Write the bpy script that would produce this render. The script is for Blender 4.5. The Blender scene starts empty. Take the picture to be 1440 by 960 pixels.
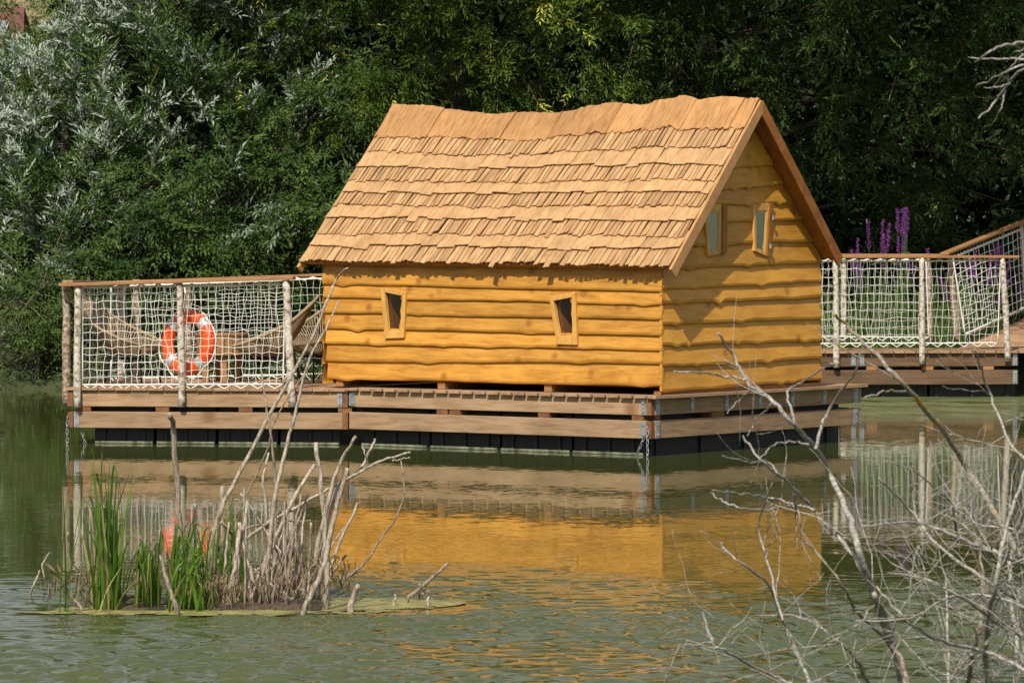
import bpy, math, random
import numpy as np
from mathutils import Vector, Matrix, noise as mnoise

random.seed(7)
RNG = np.random.default_rng(11)
rad = math.radians
S = bpy.context.scene
COL = S.collection

# ------------------------------------------------------------------ camera model (pixels of the 1440x960 photograph)
F, HY, H = 6235.0, 320.0, 2.22


def at(px, py, Y):
    return Vector(((px - 720) * Y / F, Y, H - (py - HY) * Y / F))


class Frame:
    """local a = to the right along a front, b = away from the camera, z = up"""
    def __init__(s, ox, oy, deg):
        s.o = Vector((ox, oy, 0)); s.t = rad(deg)
        s.A = Vector((math.cos(s.t), -math.sin(s.t), 0)); s.B = Vector((math.sin(s.t), math.cos(s.t), 0))

    def w(s, a, b, z):
        return s.o + s.A * a + s.B * b + Vector((0, 0, z))

    def on_b(s, px, py, b0):
        r = Vector(((px - 720) / F, 1, 0)); Y = (s.o.dot(s.B) + b0) / r.dot(s.B)
        return (r * Y - s.o).dot(s.A), H - (py - HY) * Y / F

    def on_a(s, px, py, a0):
        r = Vector(((px - 720) / F, 1, 0)); Y = (s.o.dot(s.A) + a0) / r.dot(s.A)
        return (r * Y - s.o).dot(s.B), H - (py - HY) * Y / F


WF = Frame(0, 0, 0)
PF = Frame((917 - 720) * 43 / F, 43, 35.4)
_a, _z = PF.on_b(490, 550, 0)
JOINT_A = _a
_w = PF.w(_a, 0, 0)
TF = Frame(_w.x, _w.y, 8.0)

BASE, FRM = {}, {}


# ------------------------------------------------------------------ object helpers
def tag(o, label=None, cat=None, group=None, kind=None):
    if label: o['label'] = label
    if cat: o['category'] = cat
    if group: o['group'] = group
    if kind: o['kind'] = kind
    return o


def thing(name, label, cat, base=(0, 0, 0), fr=WF, group=None):
    o = bpy.data.objects.new(name, None); COL.objects.link(o)
    o.empty_display_size = .2
    o.location = fr.w(*base); o.rotation_euler = (0, 0, -fr.t)
    tag(o, label, cat, group, 'thing')
    BASE[o.name] = Vector(base); FRM[o.name] = fr
    return o


def copy_tree(o, parent=None):
    c = o.copy(); COL.objects.link(c)
    if parent: c.parent = parent
    for ch in list(o.children): copy_tree(ch, c)
    return c


class MB:
    def __init__(s):
        s.v = []; s.f = []; s.r = []; s.rnd = .5

    def add(s, vs, fs):
        n = len(s.v); s.v.extend([tuple(p) for p in vs]); s.r.extend([s.rnd] * len(vs))
        s.f.extend([tuple(i + n for i in q) for q in fs])

    def hexa(s, p):
        s.add(p, [(0, 3, 2, 1), (4, 5, 6, 7), (0, 1, 5, 4), (1, 2, 6, 5), (2, 3, 7, 6), (3, 0, 4, 7)])

    def box(s, a0, a1, b0, b1, z0, z1):
        s.hexa([(a0, b0, z0), (a1, b0, z0), (a1, b1, z0), (a0, b1, z0), (a0, b0, z1), (a1, b0, z1), (a1, b1, z1), (a0, b1, z1)])

    def bar(s, p, q, w, h, side=None):
        p, q = Vector(p), Vector(q); d = (q - p).normalized()
        sd = Vector(side).normalized() if side else d.cross(Vector((0, 0, 1))).normalized()
        up = sd.cross(d).normalized()
        A, B = sd * w / 2, up * h / 2
        s.hexa([p - A - B, p + A - B, q + A - B, q - A - B, p - A + B, p + A + B, q + A + B, q - A + B])

    def tube(s, pts, rads, n=6, cap=True, rough=0.):
        pts = [Vector(p) for p in pts]
        if not hasattr(rads, '__len__'): rads = [rads] * len(pts)
        vs = []; ref = None
        for i, p in enumerate(pts):
            d = (pts[min(i + 1, len(pts) - 1)] - pts[max(i - 1, 0)])
            d = d.normalized() if d.length > 1e-9 else Vector((0, 0, 1))
            if ref is None: ref = Vector((1, 0, 0)) if abs(d.x) < .9 else Vector((0, 1, 0))
            x = (ref - d * ref.dot(d)).normalized(); y = d.cross(x); ref = x
            for k in range(n):
                t = 2 * math.pi * k / n
                rr = rads[i] * (1 + (random.uniform(-rough, rough) if rough else 0))
                vs.append(p + (x * math.cos(t) + y * math.sin(t)) * rr)
        fs = []
        for i in range(len(pts) - 1):
            for k in range(n):
                k2 = (k + 1) % n
                fs.append((i * n + k, i * n + k2, (i + 1) * n + k2, (i + 1) * n + k))
        if cap:
            fs.append(tuple(range(n - 1, -1, -1))); m = (len(pts) - 1) * n
            fs.append(tuple(range(m, m + n)))
        s.add(vs, fs)

    def grid(s, rows):
        n = len(rows[0]); vs = [p for r in rows for p in r]
        s.add(vs, [(i * n + j, i * n + j + 1, (i + 1) * n + j + 1, (i + 1) * n + j) for i in range(len(rows) - 1) for j in range(n - 1)])

    def build(s, name, mat, parent=None, smooth=False, bevel=0., base=None):
        b = base if base is not None else (BASE[parent.name] if parent else Vector((0, 0, 0)))
        me = bpy.data.meshes.new(name)
        me.from_pydata([(p[0] - b[0], p[1] - b[1], p[2] - b[2]) for p in s.v], [], s.f)
        at_ = me.attributes.new('rnd', 'FLOAT', 'POINT'); at_.data.foreach_set('value', s.r)
        if smooth: me.polygons.foreach_set('use_smooth', [True] * len(me.polygons))
        me.materials.append(mat); me.update()
        o = bpy.data.objects.new(name, me); COL.objects.link(o)
        if parent: o.parent = parent
        BASE[o.name] = Vector(b)
        if bevel:
            m = o.modifiers.new('bevel', 'BEVEL'); m.width = bevel; m.segments = 2; m.limit_method = 'ANGLE'
        return o


def spline(pts, n=6):
    """Catmull-Rom through pts (tuples of any length)"""
    out = []
    P_ = [np.array(p, float) for p in pts]
    if len(P_) < 3: 
        return [tuple(P_[0] + (P_[-1] - P_[0]) * k / n) for k in range(n + 1)]
    E = [2 * P_[0] - P_[1]] + P_ + [2 * P_[-1] - P_[-2]]
    for i in range(1, len(E) - 2):
        p0, p1, p2, p3 = E[i - 1:i + 3]
        for k in range(n):
            t = k / n
            out.append(tuple(.5 * (2 * p1 + (p2 - p0) * t + (2 * p0 - 5 * p1 + 4 * p2 - p3) * t * t + (3 * p1 - p0 - 3 * p2 + p3) * t ** 3)))
    out.append(tuple(P_[-1]))
    return out


def n1(x, seed=0.):
    return mnoise.noise(Vector((x, seed * 7.31 + 3.3, seed * 1.7)))


# ------------------------------------------------------------------ materials
def mat(name):
    m = bpy.data.materials.new(name); m.use_nodes = True
    nt = m.node_tree; nt.nodes.clear()
    out = nt.nodes.new('ShaderNodeOutputMaterial'); b = nt.nodes.new('ShaderNodeBsdfPrincipled')
    nt.links.new(b.outputs[0], out.inputs[0])
    return m, nt, b, out


def N(nt, t, **kw):
    n = nt.nodes.new(t)
    for k, v in kw.items():
        if k in n.inputs.keys() if isinstance(k, str) else False: n.inputs[k].default_value = v
        else: setattr(n, k, v)
    return n


def noise_node(nt, vec, scale, detail=4., rough=.55, dist=0.):
    n = nt.nodes.new('ShaderNodeTexNoise')
    n.inputs['Scale'].default_value = scale; n.inputs['Detail'].default_value = detail
    n.inputs['Roughness'].default_value = rough; n.inputs['Distortion'].default_value = dist
    if vec is not None: nt.links.new(vec, n.inputs['Vector'])
    return n


def ramp(nt, fac, stops):
    r = nt.nodes.new('ShaderNodeValToRGB'); e = r.color_ramp.elements
    e[0].position = stops[0][0]; e[0].color = (*stops[0][1], 1)
    e[1].position = stops[-1][0]; e[1].color = (*stops[-1][1], 1)
    for p, c in stops[1:-1]:
        k = e.new(p); k.color = (*c, 1)
    nt.links.new(fac, r.inputs[0]); return r


def mixc(nt, fac, c1, c2, mode='MIX'):
    m = nt.nodes.new('ShaderNodeMix'); m.data_type = 'RGBA'; m.blend_type = mode
    for sock, v in ((m.inputs[0], fac), (m.inputs[6], c1), (m.inputs[7], c2)):
        if hasattr(v, 'is_linked') or hasattr(v, 'links'): nt.links.new(v, sock)
        elif isinstance(v, (int, float)): sock.default_value = v
        else: sock.default_value = (*v, 1)
    return m.outputs[2]


def math_(nt, op, a, b=0., c=None, clamp=False):
    m = nt.nodes.new('ShaderNodeMath'); m.operation = op; m.use_clamp = clamp
    for i, v in enumerate((a, b) if c is None else (a, b, c)):
        if isinstance(v, (int, float)): m.inputs[i].default_value = v
        else: nt.links.new(v, m.inputs[i])
    return m.outputs[0]


def wood(name, base, dark, stretch, scale=3., rough=.65, var=.25, knots=0., knotcol=None, blotch=.25, bump=.25, spec=.3):
    m, nt, b, out = mat(name)
    tc = nt.nodes.new('ShaderNodeTexCoord'); at_ = nt.nodes.new('ShaderNodeAttribute'); at_.attribute_name = 'rnd'
    off = nt.nodes.new('ShaderNodeVectorMath'); off.operation = 'SCALE'; off.inputs[0].default_value = (31, 17, 23)
    nt.links.new(at_.outputs['Fac'], off.inputs['Scale'])
    ad = nt.nodes.new('ShaderNodeVectorMath'); nt.links.new(tc.outputs['Object'], ad.inputs[0]); nt.links.new(off.outputs[0], ad.inputs[1])
    mp = nt.nodes.new('ShaderNodeMapping'); mp.inputs['Scale'].default_value = stretch; nt.links.new(ad.outputs[0], mp.inputs[0])
    g = noise_node(nt, mp.outputs[0], scale, 6, .6, .5)
    c = ramp(nt, g.outputs['Fac'], [(.32, dark), (.55, base), (.8, tuple(min(1, x * 1.12) for x in base))]).outputs[0]
    bl = noise_node(nt, ad.outputs[0], 2.3, 3)
    v = ramp(nt, bl.outputs['Fac'], [(.3, (1 - blotch,) * 3), (.7, (1.,) * 3)]).outputs[0]
    c = mixc(nt, 1., c, v, 'MULTIPLY')
    if knots:
        vo = nt.nodes.new('ShaderNodeTexVoronoi'); vo.inputs['Scale'].default_value = knots
        nt.links.new(ad.outputs[0], vo.inputs['Vector'])
        k = ramp(nt, vo.outputs['Distance'], [(.06, (1, 1, 1)), (.2, (0, 0, 0))])
        c = mixc(nt, math_(nt, 'MULTIPLY', k.outputs[0], .75), c, knotcol or tuple(x * .4 for x in dark))
    hs = nt.nodes.new('ShaderNodeHueSaturation'); nt.links.new(c, hs.inputs['Color'])
    nt.links.new(math_(nt, 'MULTIPLY_ADD', at_.outputs['Fac'], var * 2, 1 - var), hs.inputs['Value'])
    nt.links.new(hs.outputs[0], b.inputs['Base Color'])
    b.inputs['Roughness'].default_value = rough; b.inputs['Specular IOR Level'].default_value = spec
    bp = nt.nodes.new('ShaderNodeBump'); bp.inputs['Strength'].default_value = bump; bp.inputs['Distance'].default_value = .004
    nt.links.new(g.outputs['Fac'], bp.inputs['Height']); nt.links.new(bp.outputs[0], b.inputs['Normal'])
    return m


def plain(name, col, rough=.6, metal=0., nscale=8., dark=.7, spec=.4, bump=0.):
    m, nt, b, out = mat(name)
    tc = nt.nodes.new('ShaderNodeTexCoord')
    g = noise_node(nt, tc.outputs['Object'], nscale, 5)
    c = ramp(nt, g.outputs['Fac'], [(.35, tuple(x * dark for x in col)), (.65, col)]).outputs[0]
    nt.links.new(c, b.inputs['Base Color'])
    b.inputs['Roughness'].default_value = rough; b.inputs['Metallic'].default_value = metal
    b.inputs['Specular IOR Level'].default_value = spec
    if bump:
        bp = nt.nodes.new('ShaderNodeBump'); bp.inputs['Strength'].default_value = bump; bp.inputs['Distance'].default_value = .01
        nt.links.new(g.outputs['Fac'], bp.inputs['Height']); nt.links.new(bp.outputs[0], b.inputs['Normal'])
    return m


def bark(name, pale, dark, sx=(6, 6, 3), thr=(.44, .56), lichen=None, rough=.85):
    m, nt, b, out = mat(name)
    tc = nt.nodes.new('ShaderNodeTexCoord')
    mp = nt.nodes.new('ShaderNodeMapping'); mp.inputs['Scale'].default_value = sx; nt.links.new(tc.outputs['Object'], mp.inputs[0])
    g = noise_node(nt, mp.outputs[0], 4., 6, .65)
    c = ramp(nt, g.outputs['Fac'], [(thr[0], dark), (thr[1], pale)]).outputs[0]
    f = noise_node(nt, tc.outputs['Object'], 60, 3)
    c = mixc(nt, 1., c, ramp(nt, f.outputs['Fac'], [(.35, (.72,) * 3), (.65, (1.1,) * 3)]).outputs[0], 'MULTIPLY')
    if lichen:
        l = noise_node(nt, tc.outputs['Object'], lichen[1], 3)
        c = mixc(nt, ramp(nt, l.outputs['Fac'], [(lichen[2], (0,) * 3), (lichen[2] + .04, (1,) * 3)]).outputs[0], c, lichen[0])
    nt.links.new(c, b.inputs['Base Color']); b.inputs['Roughness'].default_value = rough; b.inputs['Specular IOR Level'].default_value = .2
    bp = nt.nodes.new('ShaderNodeBump'); bp.inputs['Strength'].default_value = .5; bp.inputs['Distance'].default_value = .006
    nt.links.new(g.outputs['Fac'], bp.inputs['Height']); nt.links.new(bp.outputs[0], b.inputs['Normal'])
    return m


def leafmat(name, dark, light, silver=(.42, .48, .42), trans=.25, rough=.45, spec=.35):
    m, nt, b, out = mat(name)
    a1 = nt.nodes.new('ShaderNodeAttribute'); a1.attribute_name = 'rnd'
    a2 = nt.nodes.new('ShaderNodeAttribute'); a2.attribute_name = 'silver'
    c = ramp(nt, a1.outputs['Fac'], [(0., dark), (1., light)]).outputs[0]
    c = mixc(nt, a2.outputs['Fac'], c, silver)
    nt.links.new(c, b.inputs['Base Color']); b.inputs['Roughness'].default_value = rough; b.inputs['Specular IOR Level'].default_value = spec
    tr = nt.nodes.new('ShaderNodeBsdfTranslucent')
    hs = nt.nodes.new('ShaderNodeHueSaturation'); hs.inputs['Value'].default_value = 1.3; hs.inputs['Hue'].default_value = .48
    nt.links.new(c, hs.inputs['Color']); nt.links.new(hs.outputs[0], tr.inputs[0])
    mx = nt.nodes.new('ShaderNodeMixShader'); mx.inputs[0].default_value = trans
    nt.links.new(b.outputs[0], mx.inputs[1]); nt.links.new(tr.outputs[0], mx.inputs[2]); nt.links.new(mx.outputs[0], out.inputs[0])
    return m


M = {}
M['paint_front'] = wood('golden_stained_plank', (.60, .285, .042), (.43, .175, .019), (1.2, 12, 9), 2.6, .5, .16, 3.4, (.26, .09, .010), .26, .2, .35)
M['paint_side'] = wood('golden_stained_plank_side', (.62, .30, .04), (.52, .225, .025), (12, 1.2, 9), 2.2, .5, .12, 3.1, (.30, .11, .010), .2, .2, .35)
M['shingle'] = wood('wood_shingle', (.52, .315, .15), (.40, .225, .098), (9, 2.2, 2.2), 3., .8, .2, 0, None, .26, .3, .2)
M['cap'] = wood('ridge_sheet', (.47, .25, .10), (.31, .145, .05), (11, 1.3, 1.3), 4., .8, .1, 0, None, .25, .45, .2)
M['barge'] = wood('barge_board', (.50, .27, .11), (.42, .21, .075), (10, 3, 3), 2., .6, .1, 0, None, .15, .2)
M['brown_board'] = wood('brown_board', (.36, .135, .028), (.23, .075, .015), (10, 3, 3), 2.2, .55, .12, 0, None, .25, .2)
M['frame'] = wood('window_frame_wood', (.66, .36, .09), (.55, .27, .055), (9, 9, 2), 2.4, .5, .1, 0, None, .15, .2)
M['dark_frame'] = wood('window_stile_wood', (.33, .13, .02), (.25, .09, .012), (9, 9, 2), 2.4, .5, .1, 0, None, .15, .2)
M['beam'] = wood('beam_timber', (.40, .26, .148), (.27, .165, .09), (1., 14, 10), 2.6, .75, .1, 1.9, (.2, .085, .03), .25, .25)
M['beam_side'] = wood('beam_timber_side', (.39, .255, .146), (.27, .165, .09), (14, 1., 10), 2.6, .75, .1, 1.9, (.2, .085, .03), .25, .25)
M['deck'] = wood('deck_board', (.40, .245, .14), (.28, .16, .09), (10, 1.2, 10), 2.6, .75, .2, 0, None, .25, .25)
M['rail'] = wood('handrail_board', (.38, .19, .075), (.28, .12, .045), (1.2, 9, 10), 2.6, .6, .12, 0, None, .2, .2)
M['block'] = wood('spacer_block', (.24, .11, .05), (.15, .06, .025), (6, 6, 6), 2., .8, .2)
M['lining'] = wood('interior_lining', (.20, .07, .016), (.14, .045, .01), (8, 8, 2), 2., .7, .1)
M['table'] = wood('table_wood', (.38, .2, .085), (.22, .1, .04), (9, 9, 1.5), 3., .7, .2)
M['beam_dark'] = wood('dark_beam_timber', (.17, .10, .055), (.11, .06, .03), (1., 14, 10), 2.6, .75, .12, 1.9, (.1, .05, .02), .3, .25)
M['deposit'] = plain('waterline_deposit', (.24, .25, .16), .9, 0, 14, .25)
M['steel'] = plain('galvanised_steel', (.42, .44, .46), .45, .6, 20, .7)
M['float'] = plain('black_float', (.016, .018, .02), .55, 0, 5, .6)
M['dark'] = plain('dark_metal', (.02, .02, .022), .4, .3, 10, .7)
M['cord'] = plain('white_cord', (.78, .76, .70), .8, 0, 30, .85)
M['wicker'] = plain('tan_cord', (.33, .235, .135), .75, 0, 30, .7)
M['orange'] = plain('orange_buoy', (.86, .10, .012), .4, 0, 6, .85)
M['reflect'] = plain('silver_tape', (.62, .64, .66), .3, .3, 25, .7)
M['birch'] = bark('birch_bark', (.60, .55, .47), (.21, .135, .085), (5, 5, 6), (.38, .52))
M['birch_brown'] = bark('brown_birch_bark', (.46, .39, .31), (.2, .13, .08), (5, 5, 6), (.44, .58))
M['stick'] = bark('bleached_stick', (.47, .40, .32), (.19, .14, .10), (14, 14, 3), (.36, .56))
M['stick_dark'] = bark('grey_stick', (.34, .28, .22), (.15, .11, .08), (14, 14, 3), (.38, .58))
M['twig'] = bark('bare_twig', (.43, .40, .35), (.17, .15, .125), (20, 20, 20), (.36, .56), ((.50, .32, .03), 5., .70))
M['branch_lichen'] = bark('lichen_branch', (.34, .30, .24), (.15, .12, .09), (20, 20, 20), (.36, .56), ((.52, .31, .02), 9., .60))
M['trunk'] = bark('tree_bark', (.13, .105, .08), (.05, .04, .03), (3, 3, 1), (.4, .6))
M['limb'] = bark('ochre_limb', (.26, .17, .06), (.12, .08, .035), (6, 6, 6), (.4, .6))
M['willow'] = leafmat('willow_leaf', (.026, .062, .014), (.100, .165, .040), (.36, .42, .34), .22, .5, .2)
M['bushleaf'] = leafmat('bush_leaf', (.021, .055, .011), (.092, .150, .032), (.26, .33, .24), .25, .5, .2)
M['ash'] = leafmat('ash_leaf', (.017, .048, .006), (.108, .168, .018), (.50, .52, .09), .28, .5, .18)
M['ash_shaded'] = leafmat('shaded_ash_leaf', (.013, .038, .007), (.064, .112, .019), (.30, .36, .10), .25, .5, .18)  # ash leaf again, coloured darker to stand in for shade under the crown
M['robinia'] = leafmat('robinia_leaf', (.05, .09, .02), (.12, .17, .04), (.4, .4, .1), .3)
M['woodland'] = leafmat('woodland_leaf_shaded', (.010, .020, .006), (.024, .042, .012), (.1, .1, .1), .1, .7, .1)  # near-black leaf tone, shade of the gaps between trees put into the colour
M['reed'] = leafmat('reed_blade', (.06, .13, .014), (.14, .25, .03), (.42, .36, .16), .3, .4, .35)
M['reedfar'] = leafmat('bank_reed', (.07, .14, .03), (.18, .28, .08), (.4, .42, .22), .3)
M['petal'] = leafmat('purple_petal', (.19, .035, .25), (.38, .075, .45), (.5, .1, .5), .3, .6, .2)
M['roof_tile'] = plain('red_roof', (.15, .06, .045), .8, 0, 3, .7)
M['render_wall'] = plain('house_wall', (.3, .2, .15), .85, 0, 2, .85)
M['slate'] = plain('grey_metal', (.3, .32, .36), .5, 0, 4, .8)
M['curtain'] = plain('pale_curtain', (.80, .81, .82), .85, 0, 5, .8)


def glass():
    m, nt, b, out = mat('window_glass')
    b.inputs['Base Color'].default_value = (.9, .92, .92, 1); b.inputs['Roughness'].default_value = .02
    tr = nt.nodes.new('ShaderNodeBsdfTransparent')
    tc = nt.nodes.new('ShaderNodeTexCoord'); g = noise_node(nt, tc.outputs['Object'], 6, 2)
    bp = nt.nodes.new('ShaderNodeBump'); bp.inputs['Strength'].default_value = .05; nt.links.new(g.outputs[0], bp.inputs['Height'])
    gl = nt.nodes.new('ShaderNodeBsdfGlossy'); gl.inputs['Roughness'].default_value = .02; nt.links.new(bp.outputs[0], gl.inputs['Normal'])
    fr = nt.nodes.new('ShaderNodeFresnel'); fr.inputs[0].default_value = 1.5
    mx = nt.nodes.new('ShaderNodeMixShader')
    nt.links.new(math_(nt, 'MULTIPLY_ADD', fr.outputs[0], 1., .04), mx.inputs[0])
    nt.links.new(tr.outputs[0], mx.inputs[1]); nt.links.new(gl.outputs[0], mx.inputs[2]); nt.links.new(mx.outputs[0], out.inputs[0])
    return m


M['glass'] = glass()

# ------------------------------------------------------------------ wooden cabin
BW = .20                                   # front wall plane (b)
corner_a, corner_z = PF.on_b(930, 553, BW)
AW = corner_a                              # gable wall plane (a)
left_a0 = PF.on_b(464, 536, BW)[0]; left_a1 = PF.on_b(455, 375, BW)[0]
br_lo, _ = PF.on_a(1150, 540, AW); br_hi, _ = PF.on_a(1153, 372, AW)
BR = (br_lo + br_hi) / 2
OV, EV = .212, .122
BE, BM = BW - EV, (BW + BR) / 2
BE2 = 2 * BM - BE
AR = AW + OV
ze_r = PF.on_b(945, 374, BE)[1]; AL, ze_l = PF.on_b(425, 367, BE)
zr_r = PF.on_b(1062, 145, BM)[1]; _al, zr_l = PF.on_b(545, 152, BM)
RIDGE = [(540, 152), (545, 150), (600, 152), (650, 159), (700, 165), (735, 161), (790, 163), (820, 155), (870, 148), (905, 152), (930, 145), (965, 138), (985, 144), (1020, 140), (1068, 143)]
RIDGE = [PF.on_b(x, y, BM) for x, y in RIDGE]
PITCH = math.atan2(zr_r - ze_r, BM - BE)
print('cabin', dict(AW=AW, AL=AL, al_ridge=_al, left=(left_a0, left_a1), BR=BR, BE2=BE2, ze=(ze_l, ze_r), zr=(zr_l, zr_r), pitch=math.degrees(PITCH), joint=JOINT_A))
print('right barge px check', PF.w(AR, BE2, ze_r), (720 + F * PF.w(AR, BE2, 0).x / PF.w(AR, BE2, 0).y))


def lerp(a, b, t): return a + (b - a) * t


def ridge_z(a):
    xs = [p[0] for p in RIDGE]; zs = [p[1] for p in RIDGE]
    return float(np.interp(a, xs, zs))


def roof_pt(a, t, n=0., back=False):
    """point on the roof: t 0 at the eave, 1 at the ridge, n above the slope"""
    u = (a - AL) / (AR - AL)
    z0, z1 = lerp(ze_l, ze_r, u), lerp(zr_l, zr_r, u)
    k = max(0., (t - .25) / .75) ** 1.6
    z = lerp(z0, z1, t) + (ridge_z(a) - z1) * k
    b = lerp(BE, BM, t)
    b -= n * math.sin(PITCH); z += n * math.cos(PITCH)
    if back: b = 2 * BM - b
    return (a, b, z)


cabin = thing('wooden_cabin', 'golden yellow timber cabin with a shingled gable roof on the floating deck', 'cabin', (AW, BW, .6), PF)


def fl_line(p0, p1, plane, axis):
    """linear s(z) through two photo pixels on the plane"""
    f = (lambda p: PF.on_b(p[0], p[1], plane)) if axis == 'a' else (lambda p: PF.on_a(p[0], p[1], plane))
    (s0, z0), (s1, z1) = f(p0), f(p1)
    return lambda z: s0 + (s1 - s0) * (z - z0) / (z1 - z0)


def frontline(yl, yr): return (PF.on_b(460, yl, BW)[1], PF.on_b(928, yr, BW)[1])
def sideline(yl, yr): return (PF.on_a(928, yl, AW)[1], PF.on_a(1152, yr, AW)[1])


fl_ = [frontline(*p) for p in [(372, 374), (399, 411), (418, 428), (441, 450), (461, 473), (484, 494), (509, 512), (533, 542)]]
w1l, w1r = fl_line((539, 408), (544, 472), BW, 'a'), fl_line((567, 413), (564, 472), BW, 'a')
w2l, w2r = fl_line((777, 418), (787, 480), BW, 'a'), fl_line((805, 414), (808, 480), BW, 'a')


def fspan(z):
    t = (z - .62) / (1.85 - .62)
    return lerp(left_a0, left_a1, t), AW + .03


def lap_wall2(lines, span, plane, axis, out_sign, seed, openings, ncol=60):
    """openings: [(row0, row1, left(z), right(z))] sorted; rows in the range are split into runs between them"""
    mb = MB()
    n = len(lines) - 1
    for i in range(n):
        zt0, zt1 = lines[i]; zb0, zb1 = lines[i + 1]
        mb.rnd = random.random()
        bw = random.uniform(.010, .026)
        ev = [(random.random(), random.uniform(.006, .022), random.uniform(.012, .03)) for _ in range(random.randint(2, 5))]

        def wob(q):
            w = .016 * n1(q * 3.3, seed + i) + .0035 * n1(q * 15, seed + i + 50)
            for c, h_, wd in ev: w -= h_ * math.exp(-((q - c) / wd) ** 2)
            return w
        marks = [(lambda z: span(z)[0])]
        for (r0, r1, l, r) in openings:
            if r0 <= i <= r1: marks += [l, r]
        marks.append(lambda z: span(z)[1])
        for m_ in range(0, len(marks), 2):
            L_, R_ = marks[m_], marks[m_ + 1]
            S0, S1 = span((zt0 + zb0) / 2)
            cols = []
            nc = max(6, int(ncol * abs(R_((zt0 + zb0) / 2) - L_((zt0 + zb0) / 2)) * 1.0))
            for k in range(nc + 1):
                t = k / nc; col = []
                for j in range(7):
                    zz = (zt0 + zb0) / 2
                    for _ in range(3):
                        s = lerp(L_(zz), R_(zz), t); q = (s - S0) / (S1 - S0)
                        zt = lerp(zt0, zt1, q) + (.012 if axis == 'a' and i == 4 else .03); zb = lerp(zb0, zb1, q) + wob(q)
                        bev = bw * (1 + .5 * n1(q * 9, seed + i + 90))
                        zz = (zt, lerp(zt, zb + bev + .02, .5), zb + bev + .012, zb + bev * .55, zb + bev * .15, zb, zb + .004)[j]
                    s = lerp(L_(zz), R_(zz), t)
                    d = (.004, .022, .040, .036, .028, .020, -.012)[j] + .002 * n1(q * 6, seed + i + 30)
                    c = plane + out_sign * d
                    col.append((s, c, zz) if axis == 'a' else (c, s, zz))
                cols.append(col)
            mb.grid(cols)
    return mb


lap_wall2(fl_, fspan, BW, 'a', -1, 1, [(1, 3, w1l, w1r), (1, 3, w2l, w2r)]).build('wall', M['paint_front'], cabin)


def roof_b(z):
    """half width of the gable under the roof slope at height z"""
    t = (z + .06 - ze_r) / (zr_r - ze_r)
    return lerp(BE, BM, t)


def gspan(z):
    lo, hi = BW - .03, BR
    if z > ze_r: 
        lo = max(lo, roof_b(z)); hi = min(hi, 2 * BM - roof_b(z))
    if hi < lo: lo = hi = BM
    return lo, hi


gl_ = [(zr_r - .1, zr_r - .1), sideline(236, 236), sideline(268, 261), sideline(289, 287), sideline(313, 309), sideline(349, 339), sideline(379, 371), sideline(407, 397), sideline(429, 420), sideline(457, 449), sideline(485, 481), sideline(516, 505), sideline(553, 534)]
g1l, g1r = fl_line((990, 297), (998, 358), AW, 'b'), fl_line((1018, 294), (1017, 356), AW, 'b')
g2l, g2r = fl_line((1059, 293), (1062, 354), AW, 'b'), fl_line((1082, 292), (1077, 356), AW, 'b')
lap_wall2(gl_, gspan, AW, 'b', 1, 21, [(3, 4, g1l, g1r), (3, 4, g2l, g2r)]).build('wall', M['paint_side'], cabin)

# the two walls turned away, simple boarding with the same lap
bl_ = [(lerp(1.85, .62, k / 7),) * 2 for k in range(8)]
lap_wall2(bl_, lambda z: (left_a0, AW), BR, 'a', 1, 41, [], 8).build('wall', M['paint_front'], cabin, True)
gl2 = [(zr_l - .15,) * 2] + [(lerp(zr_l - .4, .62, k / 12),) * 2 for k in range(13)]
lap_wall2(gl2, gspan, (left_a0 + left_a1) / 2, 'b', -1, 51, [], 8).build('wall', M['paint_side'], cabin, True)
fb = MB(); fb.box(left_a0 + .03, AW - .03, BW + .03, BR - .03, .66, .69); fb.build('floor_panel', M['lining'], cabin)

# corner edge strip
cb = MB(); cb.bar((AW + .016, BW - .016, .63), (AW + .010, BW - .010, ze_r - .02), .03, .03, (1, 0, 0)); cb.build('corner_board', M['paint_side'], cabin)

# bearers under the walls
for px in (478, 621, 771):
    a, z = PF.on_b(px, 545, BW)
    m = MB(); m.box(a - .045, a + .045, BW - .005, BR - .1, .594, .665); m.build('bearer', M['rail'], cabin)
m = MB(); m.box(AW - .1, AW - .004, BW + .02, BR - .02, .594, .63); m.build('bearer', M['rail'], cabin)

# --- windows
def ring(mb, quad_out, quad_in, to3, d0, d1):
    """picture-frame ring between two quads, from depth d0 (wall side) to d1 (outside)"""
    for k in range(4):
        k2 = (k + 1) % 4
        a, b, c, d = quad_out[k], quad_out[k2], quad_in[k2], quad_in[k]
        mb.rnd = random.random()
        mb.hexa([to3(a, d0), to3(b, d0), to3(c, d0), to3(d, d0), to3(a, d1), to3(b, d1), to3(c, d1), to3(d, d1)])


def inset(q, k):
    c = [sum(p[i] for p in q) / 4 for i in (0, 1)]
    return [(p[0] + (c[0] - p[0]) * k[0], p[1] + (c[1] - p[1]) * k[1]) for p in q]


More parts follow.
